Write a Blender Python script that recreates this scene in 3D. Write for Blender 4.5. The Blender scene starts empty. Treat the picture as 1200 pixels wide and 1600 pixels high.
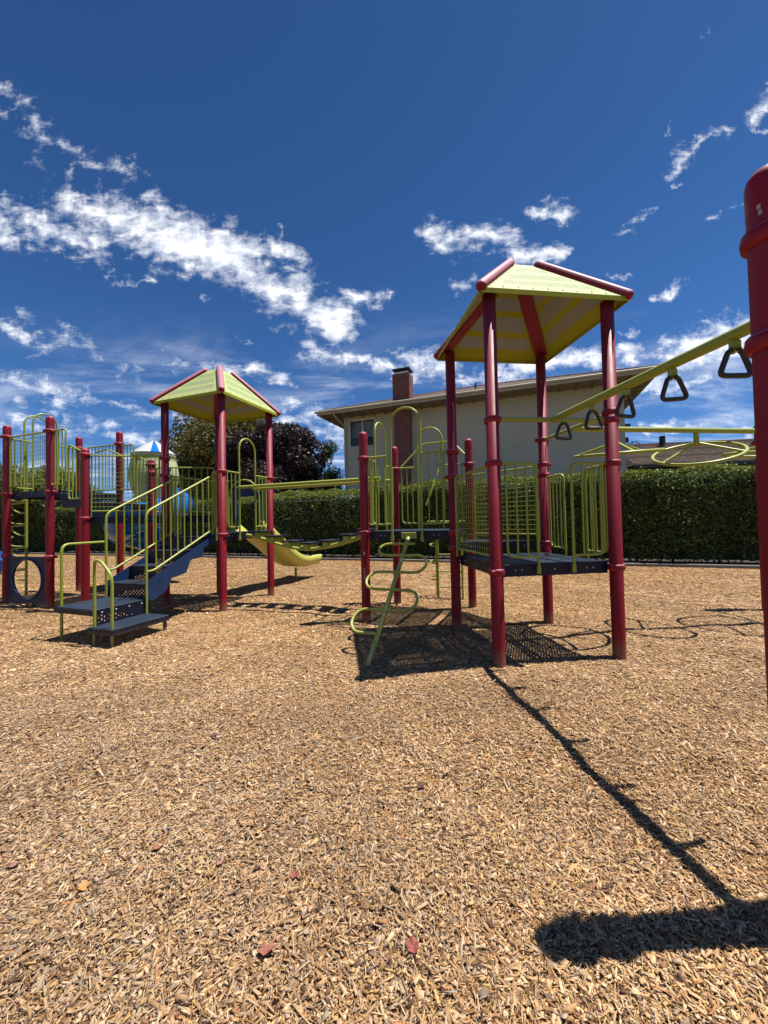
import bpy, math, random
import numpy as np
from mathutils import Vector, Matrix
random.seed(7); RNG = np.random.default_rng(11)
R = math.radians
S = bpy.context.scene
COL = S.collection

# ------------------------------------------------------------------ camera
CAM_H = 1.3488
PITCH, ROLL = .0251, -.02096
fw = Vector((0, math.cos(PITCH), math.sin(PITCH))); up0 = Vector((0, -math.sin(PITCH), math.cos(PITCH))); rt0 = Vector((1, 0, 0))
rt = rt0*math.cos(ROLL) + up0*math.sin(ROLL); up = up0*math.cos(ROLL) - rt0*math.sin(ROLL)
cd = bpy.data.cameras.new('camera'); cam = bpy.data.objects.new('camera', cd); COL.objects.link(cam)
cd.sensor_fit = 'HORIZONTAL'; cd.sensor_width = 36; cd.lens = 594.7/1200*36; cd.clip_start = .05; cd.clip_end = 5000
m = Matrix.Identity(4)
for i in range(3):
    m[i][0] = rt[i]; m[i][1] = up[i]; m[i][2] = -fw[i]
m[0][3], m[1][3], m[2][3] = 0, 0, CAM_H
cam.matrix_world = m
S.camera = cam
S.render.resolution_x = 768; S.render.resolution_y = 1024

def skyq(px, py):
    """direction in the sky (x/y, z/y) of a spot of the photograph"""
    d = fw*594.7 + rt*(px-600) - up*(py-800)
    return d.x/d.y, d.z/d.y

# ------------------------------------------------------------------ light
SUN_EL, SUN_AZ = R(71.5), R(87.5)      # azimuth clockwise from +Y
sd = Vector((math.sin(SUN_AZ)*math.cos(SUN_EL), math.cos(SUN_AZ)*math.cos(SUN_EL), math.sin(SUN_EL)))
sl = bpy.data.lights.new('sun', 'SUN'); sl.energy = 5.0; sl.angle = R(.4); sl.color = (1, .955, .88)
so = bpy.data.objects.new('sun', sl); COL.objects.link(so); so.rotation_euler = sd.to_track_quat('Z', 'Y').to_euler(); so.location = (8, 0, 30)
S.view_settings.view_transform = 'Standard'; S.view_settings.look = 'None'; S.view_settings.gamma = 1; S.view_settings.exposure = 0.62
try: S.cycles.use_denoising = True
except Exception: pass
S.cycles.max_bounces = 5; S.cycles.transparent_max_bounces = 16; S.cycles.diffuse_bounces = 3; S.cycles.glossy_bounces = 2

class NT:
    def __init__(s, tree): s.t = tree; s.n = tree.nodes; s.l = tree.links
    def node(s, typ, **kw):
        n = s.n.new(typ)
        for k, v in kw.items(): setattr(n, k, v)
        return n
    def put(s, sock, v):
        if isinstance(v, bpy.types.NodeSocket): s.l.new(v, sock)
        elif v is not None: sock.default_value = v
    def math(s, op, a, b=None, c=None, clamp=False):
        n = s.node('ShaderNodeMath', operation=op, use_clamp=clamp); s.put(n.inputs[0], a)
        if b is not None: s.put(n.inputs[1], b)
        if c is not None: s.put(n.inputs[2], c)
        return n.outputs[0]
    def vec(s, op, a, b=None, scale=None, out=0):
        n = s.node('ShaderNodeVectorMath', operation=op); s.put(n.inputs[0], a)
        if b is not None: s.put(n.inputs[1], b)
        if scale is not None: s.put(n.inputs['Scale'], scale)
        return n.outputs[out]
    def noise(s, v, scale, detail=4, rough=.5, dist=0, out='Fac'):
        n = s.node('ShaderNodeTexNoise'); s.put(n.inputs['Vector'], v)
        n.inputs['Scale'].default_value = scale; n.inputs['Detail'].default_value = detail; n.inputs['Roughness'].default_value = rough; n.inputs['Distortion'].default_value = dist
        return n.outputs[out]
    def ramp(s, f, stops, interp='LINEAR'):
        n = s.node('ShaderNodeValToRGB'); n.color_ramp.interpolation = interp; e = n.color_ramp.elements
        while len(e) < len(stops): e.new(.5)
        for k, (p, c) in enumerate(stops): e[k].position = p; e[k].color = (*c, 1) if len(c) == 3 else c
        s.put(n.inputs[0], f); return n.outputs[0]
    def mix(s, f, a, b, typ='MIX'):
        n = s.node('ShaderNodeMix', data_type='RGBA', blend_type=typ)
        s.put(n.inputs[0], f)
        for i, v in ((6, a), (7, b)):
            if isinstance(v, tuple) and len(v) == 3: v = (*v, 1)
            s.put(n.inputs[i], v)
        return n.outputs[2]
    def sep(s, v):
        n = s.node('ShaderNodeSeparateXYZ'); s.put(n.inputs[0], v); return n.outputs
    def comb(s, x, y, z):
        n = s.node('ShaderNodeCombineXYZ')
        for k, v in enumerate((x, y, z)): s.put(n.inputs[k], v)
        return n.outputs[0]
    def smooth(s, v, a, b):
        n = s.node('ShaderNodeMapRange', interpolation_type='SMOOTHSTEP'); s.put(n.inputs[0], v); n.inputs[1].default_value = a; n.inputs[2].default_value = b
        return n.outputs[0]

def make_world():
    W = bpy.data.worlds.new('World'); S.world = W; W.use_nodes = True
    t = NT(W.node_tree); t.n.clear()
    out = t.node('ShaderNodeOutputWorld'); bg = t.node('ShaderNodeBackground'); bg.inputs[1].default_value = 0.055
    sky = t.node('ShaderNodeTexSky', sky_type='NISHITA'); sky.sun_disc = False; sky.sun_elevation = SUN_EL; sky.sun_rotation = SUN_AZ
    sky.air_density = 1.0; sky.dust_density = .35; sky.ozone_density = 2.2; sky.altitude = 50
    tc = t.node('ShaderNodeTexCoord').outputs['Generated']
    x, y, z = t.sep(tc)
    ya = t.math('MAXIMUM', t.math('ABSOLUTE', y), .02)
    qx = t.math('DIVIDE', x, ya); qz = t.math('DIVIDE', z, ya)
    # the cloud layer is a flat sheet far above: its own coordinates give the streaks their perspective
    zc = t.math('ADD', t.math('MAXIMUM', z, 0), .09)
    pl = t.comb(t.math('DIVIDE', x, zc), t.math('DIVIDE', y, zc), 0)
    q0 = t.comb(qx, qz, 0)
    wv = t.noise(q0, 6.0, 8, .68, out='Color')
    q = t.vec('ADD', q0, t.vec('SCALE', t.vec('SUBTRACT', wv, (.5, .5, .5)), scale=.17))
    q = t.vec('MULTIPLY', q, (1, 1, 0))
    segs = [  # ax, ay, bx, by, half width, strength (spots of the sky seen in the photo)
        (-60, 80, 70, 195, 34, .68), (-40, 160, 50, 210, 22, .66), (80, 225, 195, 265, 34, .74), (60, 250, 180, 350, 24, .62),
        (-80, 330, 150, 380, 46, 1.0), (110, 310, 260, 385, 56, 1.05), (240, 375, 380, 400, 58, 1.1), (360, 400, 440, 455, 56, 1.1),
        (410, 430, 530, 500, 56, 1.12), (470, 465, 585, 468, 26, .8), (415, 375, 460, 400, 26, .9), (430, 345, 436, 380, 12, .7), (225, 300, 270, 350, 28, .75),
        (495, 545, 640, 585, 30, .9), (165, 425, 235, 437, 12, .75), (366, 516, 386, 517, 13, .85), (310, 470, 322, 472, 9, .6),
        (-30, 495, 70, 540, 36, .72), (95, 515, 200, 570, 44, .70), (200, 560, 330, 565, 26, .70), (330, 560, 430, 590, 28, .70), (400, 580, 505, 612, 20, .74), (-60, 590, 110, 605, 34, .68), (60, 605, 245, 645, 24, .72),
        (-40, 645, 230, 690, 46, .70), (60, 520, 30, 480, 20, .6), (300, 640, 540, 670, 60, .70), (440, 620, 560, 690, 46, .80), (195, 640, 300, 700, 30, .6), (-60, 365, 30, 385, 22, .8), (120, 240, 100, 290, 22, .7), (560, 470, 612, 462, 16, .7),
        (665, 352, 700, 385, 30, .95), (700, 370, 790, 368, 36, 1.0), (800, 385, 885, 400, 28, .95), (790, 400, 830, 412, 20, .8), (835, 332, 905, 340, 22, .82), (712, 440, 745, 432, 20, .72), (905, 350, 925, 345, 9, .6),
        (955, 365, 1020, 328, 18, .78), (1058, 275, 1090, 215, 22, .85), (1080, 225, 1140, 200, 18, .8), (1040, 215, 1050, 195, 10, .6), (1170, 185, 1230, 110, 26, .8), (1170, 200, 1195, 198, 9, .7),
        (1055, 298, 1075, 295, 8, .8), (1095, 355, 1175, 308, 11, .66), (1020, 470, 1062, 450, 15, .78), (968, 520, 988, 516, 11, .75), (958, 435, 978, 430, 10, .75),
        (640, 560, 780, 590, 34, .95), (760, 585, 980, 555, 40, .95), (985, 600, 1130, 520, 46, .95), (1080, 560, 1230, 500, 58, 1.0), (1000, 560, 1060, 520, 18, .6), (1000, 665, 1130, 662, 18, .8), (1140, 665, 1260, 650, 20, .7),
        (1095, 70, 1103, 50, 9, .5), (660, 560, 600, 545, 20, .7), (1050, 590, 1180, 600, 20, .6), (-400, 100, -200, 400, 90, .8), (1400, 200, 1600, 500, 90, .9), (-700, 600, -200, 560, 80, .7)]
    mask = None
    for ax, ay, bx, by, w, st in segs:
        a = skyq(ax, ay); b = skyq(bx, by); ba = (b[0]-a[0], b[1]-a[1], 0); L2 = ba[0]**2+ba[1]**2
        qk = q
        if mask is not None:      # keeps the nodes in one chain, so the shader stays within its stack
            nq = t.node('ShaderNodeVectorMath', operation='MULTIPLY_ADD'); t.put(nq.inputs[0], mask); nq.inputs[1].default_value = (1e-7, 1e-7, 0); t.put(nq.inputs[2], q); qk = nq.outputs[0]
        pa = t.vec('SUBTRACT', qk, (a[0], a[1], 0))
        h = t.math('MULTIPLY', t.vec('DOT_PRODUCT', pa, ba, out=1), 1/L2, clamp=True)
        d = t.vec('LENGTH', t.vec('SUBTRACT', pa, t.vec('SCALE', ba, scale=h)), out=1)
        v = t.math('MULTIPLY_ADD', d, -st/(w/594.7*1.35), st, clamp=False)
        mask = v if mask is None else t.math('MAXIMUM', mask, v)
    mask = t.math('MAXIMUM', mask, 0)
    n1 = t.noise(t.vec('MULTIPLY', pl, (1, 1, 0)), 3.2, 9, .62, .25)
    n2 = t.noise(t.vec('MULTIPLY', q0, (10, 18, 1)), 1.7, 8, .64, .4)
    mp = t.node('ShaderNodeMapping'); mp.inputs['Rotation'].default_value = (0, 0, R(-52)); mp.inputs['Scale'].default_value = (26, 6, 1); t.put(mp.inputs['Vector'], q0)
    n3 = t.noise(mp.outputs[0], 1.0, 8, .68, .3)
    n = t.math('ADD', t.math('MULTIPLY_ADD', n1, .42, t.math('MULTIPLY', n3, .16)), t.math('MULTIPLY', n2, .42))
    dens = t.math('ADD', t.math('MULTIPLY', mask, 1.48), t.math('MULTIPLY_ADD', n, 5.2, -3.42))
    soft = t.smooth(dens, -.18, 1.15)
    soft = t.math('MULTIPLY', soft, t.smooth(mask, .0, .35))
    soft = t.math('MULTIPLY', soft, t.smooth(z, -.01, .03))
    # thin veil low in the sky
    veil = t.math('MULTIPLY', t.smooth(t.noise(t.vec('MULTIPLY', pl, (.7, 1.6, 0)), 1.1, 8, .62, .6), .45, .8), t.smooth(qz, .62, .18))
    soft = t.math('MAXIMUM', soft, t.math('MULTIPLY', veil, .75))
    core = t.smooth(t.noise(t.vec('MULTIPLY', q0, (12, 17, 1)), 1.3, 6, .6, .3), .35, .62)
    ccol = t.mix(core, (11.5, 12.2, 13.6), (18.5, 18.5, 18.5))
    skyc = t.mix(1.0, sky.outputs[0], (.29, .575, .89), 'MULTIPLY')
    skyc = t.mix(1.0, skyc, t.ramp(z, [(0.0, (1.75, 1.45, 1.45)), (.16, (1.5, 1.36, 1.42)), (.42, (1.28, 1.25, 1.27)), (.8, (1.0, 1.0, 1.02))]), 'MULTIPLY')
    col = t.mix(t.math('MULTIPLY', soft, .97), skyc, ccol)
    t.l.new(col, bg.inputs[0]); t.l.new(bg.outputs[0], out.inputs[0])
make_world()

# ------------------------------------------------------------------ materials
MATS = {}
def base_mat(name):
    mt = bpy.data.materials.new(name); mt.use_nodes = True; t = NT(mt.node_tree); b = t.n['Principled BSDF']; MATS[name] = mt
    return mt, t, b, t.node('ShaderNodeTexCoord').outputs['Object'], t.node('ShaderNodeNewGeometry')
def bump(t, b, h, strength=.3, dist=.01):
    n = t.node('ShaderNodeBump'); n.inputs['Strength'].default_value = strength; n.inputs['Distance'].default_value = dist
    t.put(n.inputs['Height'], h); t.l.new(n.outputs[0], b.inputs['Normal'])
def paint(name, col, faded=None, rough=.35, var=.18, fade_up=0, dirt=(.25, .2, .14), holes=None, spec=.5, fr=(.25, .75), dirtf=.25, high=None):
    mt, t, b, oc, g = base_mat(name)
    col = tuple(c*.72 for c in col); faded = tuple(c*.72 for c in faded) if faded else None; high = tuple(c*.72 for c in high) if high else None
    pos = g.outputs['Position']
    n = t.noise(pos, 6, 5, .6); n2 = t.noise(pos, 60, 3, .6)
    dark = tuple(c*(1-var) for c in col); lite = tuple(min(1, c*(1+var)) for c in col)
    c = t.mix(n, dark, lite)
    strk = t.noise(t.vec('MULTIPLY', pos, (38, 38, 1.5)), 1.0, 4, .65)
    c = t.mix(t.math('MULTIPLY', t.smooth(strk, .52, .75), .28), c, tuple(min(1, q*.55+.03) for q in col))
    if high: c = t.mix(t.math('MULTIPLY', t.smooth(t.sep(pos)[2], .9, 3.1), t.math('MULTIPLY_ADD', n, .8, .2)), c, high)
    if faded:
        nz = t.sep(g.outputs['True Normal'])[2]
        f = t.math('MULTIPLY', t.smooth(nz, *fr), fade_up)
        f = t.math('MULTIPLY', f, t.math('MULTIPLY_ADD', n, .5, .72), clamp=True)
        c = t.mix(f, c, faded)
    c = t.mix(t.math('MULTIPLY', t.smooth(n2, .62, .8), dirtf), c, dirt)
    b.inputs['Specular IOR Level'].default_value = spec
    # dust rubbed on near the ground
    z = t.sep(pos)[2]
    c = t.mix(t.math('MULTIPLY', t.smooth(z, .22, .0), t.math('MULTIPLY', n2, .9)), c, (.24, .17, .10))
    t.l.new(c, b.inputs['Base Color'])
    b.inputs['Roughness'].default_value = rough
    t.l.new(t.math('MULTIPLY_ADD', n, .25, rough-.1), b.inputs['Roughness'])
    if holes:
        sp, rad = holes
        x, y, z = t.sep(oc); ca, sa = math.cos(R(21)), math.sin(R(21))
        u = t.math('ADD', t.math('MULTIPLY', x, ca/sp), t.math('MULTIPLY', y, -sa/sp)); v = t.math('ADD', t.math('MULTIPLY', x, sa/sp), t.math('MULTIPLY', y, ca/sp))
        upr = t.math('LESS_THAN', t.math('ABSOLUTE', t.sep(g.outputs['True Normal'])[2]), .3)
        uv_ = t.math('MULTIPLY', t.math('ADD', x, t.math('MULTIPLY', y, .4)), 1/.024); vv_ = t.math('MULTIPLY', z, 1/.05)
        vv_ = t.math('ADD', vv_, t.math('MULTIPLY', t.math('FLOORED_MODULO', t.math('FLOOR', uv_), 2), .5))
        def fm(f, a, c_):
            q = t.node('ShaderNodeMix', data_type='FLOAT'); t.put(q.inputs[0], f); t.put(q.inputs[2], a); t.put(q.inputs[3], c_); return q.outputs[0]
        u = fm(upr, u, uv_); v = fm(upr, v, vv_)
        fu = t.math('SUBTRACT', t.math('FRACT', u), .5); fv = t.math('SUBTRACT', t.math('FRACT', v), .5)
        d = t.math('SQRT', t.math('ADD', t.math('MULTIPLY', fu, fu), t.math('MULTIPLY', fv, fv)))
        solid = t.math('GREATER_THAN', d, rad)
        t.l.new(solid, b.inputs['Alpha'])
    return mt
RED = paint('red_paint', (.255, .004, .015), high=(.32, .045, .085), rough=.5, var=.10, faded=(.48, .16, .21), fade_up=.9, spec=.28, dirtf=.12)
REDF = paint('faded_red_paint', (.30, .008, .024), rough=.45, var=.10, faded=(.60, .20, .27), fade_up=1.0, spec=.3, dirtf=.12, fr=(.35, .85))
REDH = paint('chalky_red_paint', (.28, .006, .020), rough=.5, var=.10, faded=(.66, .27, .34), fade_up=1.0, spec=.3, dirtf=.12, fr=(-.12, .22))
YEL = paint('lime_paint', (.34, .40, .035), rough=.36, var=.12, faded=(.55, .58, .17), fade_up=.8)
YELD = paint('roof_lime', (.42, .43, .025), rough=.6, var=.12, faded=(.56, .64, .26), fade_up=1.0, spec=.25)
YELP = paint('roof_lime_perforated', (.40, .42, .40), rough=.6, var=.10, faded=(.50, .58, .26), fade_up=1.0, spec=.2, holes=(.0095, .22))
NAVY = paint('navy_paint', (.006, .009, .030), rough=.45, spec=.3, var=.2, faded=(.05, .065, .09), fade_up=.7, dirt=(.05, .045, .04))
NAVYP = paint('navy_perforated', (.008, .013, .035), rough=.42, var=.2, faded=(.05, .075, .115), fade_up=.8, dirt=(.09, .08, .07), spec=.35, holes=(.026, .25))
BLUEST = paint('stringer_blue', (.008, .040, .125), rough=.42, var=.15)
BLUEP = paint('slide_blue', (.012, .20, .70), rough=.22, var=.15)
LIME_PL = paint('slide_lime', (.66, .66, .14), rough=.35, var=.08, faded=(.86, .88, .34), fade_up=.7)
PALE_PL = paint('pale_green_plastic', (.60, .70, .36), rough=.45, var=.06)
WHITEP = paint('white_plastic', (.75, .77, .74), rough=.4, var=.04)
BLACKR = paint('dark_rubber', (.035, .027, .025), rough=.5, var=.25, faded=(.10, .09, .08), fade_up=.6)
STEEL = paint('bolt_steel', (.5, .5, .48), rough=.35, var=.1)
PANEL = paint('panel_navy', (.012, .020, .062), rough=.5, var=.15, spec=.25, dirt=(.05, .05, .05))
STICK = paint('sticker_grey', (.5, .45, .45), rough=.6, var=.1)

KS = {'bed_soil': .4, 'concrete': .6, 'stucco': .92, 'trim_paint': 1.0, 'curtain': 1.0, 'window_frame_white': 1.0}
def simple(name, cols, scale=5, rough=.8, bscale=0, bst=.3, detail=6):
    mt, t, b, oc, g = base_mat(name)
    n = t.noise(g.outputs['Position'], scale, detail, .6)
    k = len(cols); c = t.ramp(n, [(.3+.4*i/(max(1, k-1)), tuple(q*KS.get(name, .8) for q in cols[i])) for i in range(k)])
    t.l.new(c, b.inputs['Base Color']); b.inputs['Roughness'].default_value = rough
    if bscale: bump(t, b, t.noise(g.outputs['Position'], bscale, 5, .6), bst, .01)
    return mt
CONC = simple('concrete', [(.22, .2, .18), (.34, .32, .28)], 4, .9, 60)
PATHM = simple('path_gravel', [(.25, .22, .18), (.36, .33, .28)], 5, .9, 60)
SOIL = simple('bed_soil', [(.05, .035, .025), (.11, .08, .055), (.16, .13, .09)], 9, .95, 40, .8)
GRASS = simple('lawn', [(.05, .09, .02), (.1, .14, .04), (.16, .17, .07)], 3, .9, 80, .8)
STUCCO = simple('stucco', [(.42, .385, .30), (.47, .43, .34)], 1.2, .9, 160, .35)
TRIM = simple('trim_paint', [(.34, .30, .235), (.40, .36, .29)], 2, .6)
SOFFIT = simple('soffit_wood', [(.20, .15, .09), (.27, .20, .13)], 8, .8)
WFRAME = simple('window_frame_white', [(.6, .6, .58), (.7, .7, .68)], 3, .5)
BARK = simple('bark', [(.06, .045, .03), (.14, .11, .08)], 12, .9, 30, .8)
METALD = simple('dark_flashing', [(.02, .02, .02), (.045, .045, .045)], 5, .6)
CURT = simple('curtain', [(.42, .46, .47), (.52, .56, .57)], 3, .9)
def glass_mat():
    mt, t, b, oc, g = base_mat('window_glass'); b.inputs['Base Color'].default_value = (.02, .03, .035, 1); b.inputs['Roughness'].default_value = .06
    b.inputs['Specular IOR Level'].default_value = .8; b.inputs['Alpha'].default_value = .28
    return mt
GLASS = glass_mat()
def brick_like(name, c1, c2, mortar, bw, bh, ms, swz, rough=.85, bst=.5):
    mt, t, b, oc, g = base_mat(name)
    x, y, z = t.sep(oc)
    if swz == 'wall': v = t.comb(t.math('ADD', x, y), z, 0)
    else: v = t.comb(x, t.math('MULTIPLY_ADD', y, 1.07, t.math('MULTIPLY', z, 0)), 0)
    n = t.node('ShaderNodeTexBrick'); t.put(n.inputs['Vector'], v)
    n.inputs['Color1'].default_value = (*c1, 1); n.inputs['Color2'].default_value = (*c2, 1); n.inputs['Mortar'].default_value = (*mortar, 1)
    n.inputs['Scale'].default_value = 1; n.inputs['Brick Width'].default_value = bw; n.inputs['Row Height'].default_value = bh; n.inputs['Mortar Size'].default_value = ms; n.inputs['Mortar Smooth'].default_value = .2
    c = t.mix(t.noise(g.outputs['Position'], 3, 6, .7), t.mix(1.0, n.outputs[0], (.62, .6, .6), 'MULTIPLY'), t.mix(1.0, n.outputs[0], (1.25, 1.2, 1.2), 'MULTIPLY'))
    t.l.new(c, b.inputs['Base Color']); b.inputs['Roughness'].default_value = rough
    hgt = t.math('ADD', t.math('MULTIPLY', n.outputs[1], -1), t.math('MULTIPLY', t.noise(g.outputs['Position'], 25, 4, .6), .6))
    bump(t, b, hgt, bst, .02)
    return mt
BRICK = brick_like('chimney_brick', (.22, .055, .04), (.12, .035, .03), (.20, .14, .12), .2, .075, .009, 'wall')
SHING = brick_like('roof_shingle', (.17, .11, .085), (.085, .06, .05), (.025, .02, .018), .28, .16, .012, 'roof', .9, .9)

def attr_mat(name, rough=.85, trans=0, spec=.3, noise_var=.0):
    mt, t, b, oc, g = base_mat(name)
    a = t.node('ShaderNodeAttribute'); a.attribute_name = 'tint'
    c = a.outputs['Color']
    if noise_var:
        c = t.mix(t.noise(g.outputs['Position'], 220, 2, .6), t.mix(1.0, c, (1-noise_var,)*3, 'MULTIPLY'), t.mix(1.0, c, (1+noise_var,)*3, 'MULTIPLY'))
    t.l.new(c, b.inputs['Base Color']); b.inputs['Roughness'].default_value = rough; b.inputs['Specular IOR Level'].default_value = spec
    if trans:
        tr = t.node('ShaderNodeBsdfTranslucent'); t.l.new(c, tr.inputs[0]); mx = t.node('ShaderNodeMixShader'); mx.inputs[0].default_value = trans
        t.l.new(b.outputs[0], mx.inputs[1]); t.l.new(tr.outputs[0], mx.inputs[2]); t.l.new(mx.outputs[0], t.n['Material Output'].inputs[0])
    return mt
CHIPM = attr_mat('wood_chip', .85, 0, .2, .22)
LEAFM = attr_mat('leaf', .5, .3, .4)
def ground_mat():
    mt, t, b, oc, g = base_mat('packed_chips')
    pos = g.outputs['Position']; pos = t.vec('MULTIPLY', pos, (1, 1, 0))
    wob = t.vec('ADD', pos, t.vec('SCALE', t.vec('SUBTRACT', t.noise(pos, 14, 2, .5, out='Color'), (.5, .5, .5)), scale=.06))
    res = None; hh = None
    sel = t.noise(pos, 23, 2, .5)
    for k, (ang, sc) in enumerate(((20, 1), (95, 1.05), (150, .9))):
        mp = t.node('ShaderNodeMapping'); mp.inputs['Rotation'].default_value = (0, 0, R(ang)); mp.inputs['Scale'].default_value = (34*sc, 92*sc, 1); t.put(mp.inputs['Vector'], wob)
        v = t.node('ShaderNodeTexVoronoi'); v.voronoi_dimensions = '2D'; t.l.new(mp.outputs[0], v.inputs['Vector']); v.inputs['Scale'].default_value = 1
        r = t.sep(v.outputs['Color'])[0]; d = v.outputs['Distance']
        c = t.ramp(r, [(0, (.10, .06, .035)), (.18, (.24, .15, .08)), (.35, (.42, .28, .15)), (.55, (.50, .35, .19)), (.72, (.58, .42, .24)), (.85, (.34, .28, .22)), (1, (.68, .54, .34))])
        h = t.math('SUBTRACT', r, t.math('MULTIPLY', d, 1.2))
        if res is None: res, hh = c, h
        else:
            f = t.math('GREATER_THAN', sel, .42 if k == 1 else .56); res = t.mix(f, res, c)
            nh = t.node('ShaderNodeMix', data_type='FLOAT'); t.put(nh.inputs[0], f); t.put(nh.inputs[2], hh); t.put(nh.inputs[3], h); hh = nh.outputs[0]
    patch = t.noise(pos, .55, 4, .6)
    res = t.mix(1.0, res, t.ramp(patch, [(.32, (.80, .78, .78)), (.5, (1.0, .96, .88)), (.66, (1.06, .90, .70))]), 'MULTIPLY')
    res = t.mix(1.0, res, (.78, .66, .53), 'MULTIPLY')
    t.l.new(res, b.inputs['Base Color']); b.inputs['Roughness'].default_value = .9; b.inputs['Specular IOR Level'].default_value = .15
    bump(t, b, hh, .9, .012)
    return mt
GROUNDM = ground_mat()

# ------------------------------------------------------------------ object helpers
def tag(o, label=None, cat=None, group=None, kind=None):
    if label: o['label'] = label
    if cat: o['category'] = cat
    if group: o['group'] = group
    if kind: o['kind'] = kind
    return o
def thing(name, label, cat, loc=(0, 0, 0), rz=0, group=None):
    o = bpy.data.objects.new(name, None); o.empty_display_size = .2; COL.objects.link(o)
    o.location = loc; o.rotation_euler = (0, 0, rz); return tag(o, label, cat, group)
class MB:
    def __init__(s): s.v = []; s.f = []; s.mi = []; s.sm = []
    def add(s, vs, fs, mi=0, smooth=False):
        b = len(s.v); s.v += [tuple(v) for v in vs]; s.f += [tuple(b+i for i in f) for f in fs]; s.mi += [mi]*len(fs); s.sm += [smooth]*len(fs); return s
    def box(s, c, size, rz=0, mi=0, bev=0, tilt=None):
        hx, hy, hz = [k/2 for k in size]
        M = Matrix.Rotation(rz, 3, 'Z')
        if tilt is not None: M = M @ tilt
        c = Vector(c)
        if bev <= 0:
            vs = [c+M @ Vector((sx*hx, sy*hy, sz*hz)) for sz in (-1, 1) for sy in (-1, 1) for sx in (-1, 1)]
            s.add(vs, [(0, 2, 3, 1), (4, 5, 7, 6), (0, 1, 5, 4), (2, 6, 7, 3), (0, 4, 6, 2), (1, 3, 7, 5)], mi)
        else:
            bev = min(bev, hx*.45, hy*.45, hz*.45); rings = []
            for z, i in ((-hz, bev), (-hz+bev, 0), (hz-bev, 0), (hz, bev)):
                ring = []
                for sx, sy in ((1, 1), (-1, 1), (-1, -1), (1, -1)):
                    a = (sx*(hx-i), sy*(hy-i-bev*.9)); b2 = (sx*(hx-i-bev*.9), sy*(hy-i))
                    ring += [a, b2] if sx*sy > 0 else [b2, a]
                rings.append([c+M @ Vector((x, y, z)) for x, y in ring])
            vs = sum(rings, []); fs = [tuple(range(7, -1, -1)), tuple(range(24, 32))]
            for r in range(3):
                for k in range(8): fs.append((r*8+k, r*8+(k+1) % 8, r*8+8+(k+1) % 8, r*8+8+k))
            s.add(vs, fs, mi)
        return s
    def tube(s, path, r, n=10, closed=False, mi=0, caps=True):
        P = [Vector(p) for p in path]; N = len(P); rr = r if isinstance(r, (list, tuple)) else [r]*N
        T = []
        for i in range(N):
            if closed: d = P[(i+1) % N]-P[i-1]
            else: d = P[min(i+1, N-1)]-P[max(i-1, 0)]
            T.append(d.normalized())
        a = Vector((0, 0, 1)) if abs(T[0].z) < .9 else Vector((1, 0, 0))
        u = T[0].cross(a).normalized(); vs = []; U = []
        for i in range(N):
            if i: 
                ax = T[i-1].cross(T[i])
                if ax.length > 1e-7: u = Matrix.Rotation(T[i-1].angle(T[i]), 3, ax.normalized()) @ u
            U.append(u.copy())
        for i in range(N):
            w = T[i].cross(U[i])
            for k in range(n):
                th = 2*math.pi*k/n; vs.append(P[i]+(U[i]*math.cos(th)+w*math.sin(th))*rr[i])
        fs = []
        for i in range(N if closed else N-1):
            j = (i+1) % N
            for k in range(n): fs.append((i*n+k, i*n+(k+1) % n, j*n+(k+1) % n, j*n+k))
        s.add(vs, fs, mi, True)
        if caps and not closed:
            s.add([vs[k] for k in range(n)], [tuple(range(n-1, -1, -1))], mi); s.add([vs[(N-1)*n+k] for k in range(n)], [tuple(range(n))], mi)
        return s
    def lathe(s, c, prof, n=24, mi=0, axis=None, smooth=True):
        c = Vector(c); q = Vector((0, 0, 1)).rotation_difference(axis) if axis is not None else None; vs = []
        for r, z in prof:
            for k in range(n):
                v = Vector((r*math.cos(2*math.pi*k/n), r*math.sin(2*math.pi*k/n), z))
                if q: v = q @ v
                vs.append(c+v)
        fs = [(i*n+k, i*n+(k+1) % n, i*n+n+(k+1) % n, i*n+n+k) for i in range(len(prof)-1) for k in range(n)]
        s.add(vs, fs, mi, smooth)
        return s
    def prism(s, poly, z0, z1, mi=0):
        n = len(poly); vs = [(x, y, z0) for x, y in poly]+[(x, y, z1) for x, y in poly]
        s.add(vs, [tuple(range(n-1, -1, -1)), tuple(range(n, 2*n))]+[(k, (k+1) % n, n+(k+1) % n, n+k) for k in range(n)], mi); return s
    def slab(s, poly3, th, mi=0):
        """polygon in space given thickness along its normal"""
        P = [Vector(p) for p in poly3]; nrm = (P[1]-P[0]).cross(P[-1]-P[0]).normalized(); n = len(P)
        vs = [p+nrm*th/2 for p in P]+[p-nrm*th/2 for p in P]
        s.add(vs, [tuple(range(n)), tuple(range(2*n-1, n-1, -1))]+[(k, n+k, n+(k+1) % n, (k+1) % n) for k in range(n)], mi); return s
    def build(s, name, mats, parent=None, loc=None, label=None):
        """verts are in world space for things with no rotation; loc: object origin inside the parent"""
        me = bpy.data.meshes.new(name); off = Vector((0, 0, 0))
        root = parent
        while root is not None and root.parent is not None: root = root.parent
        if root is not None and abs(root.rotation_euler.z) < 1e-6 and loc is None: off = Vector(root.location)
        me.from_pydata([tuple(Vector(v)-off) for v in s.v], [], s.f)
        for mt in (mats if isinstance(mats, (list, tuple)) else [mats]): me.materials.append(mt)
        me.polygons.foreach_set('material_index', s.mi); me.polygons.foreach_set('use_smooth', s.sm); me.update()
        o = bpy.data.objects.new(name, me); COL.objects.link(o)
        if parent is not None: o.parent = parent
        if loc is not None: o.location = loc
        if label: o['label'] = label
        return o
def V2(p): return Vector((p[0], p[1]))
def at(p, z): return Vector((p[0], p[1], z))
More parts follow.
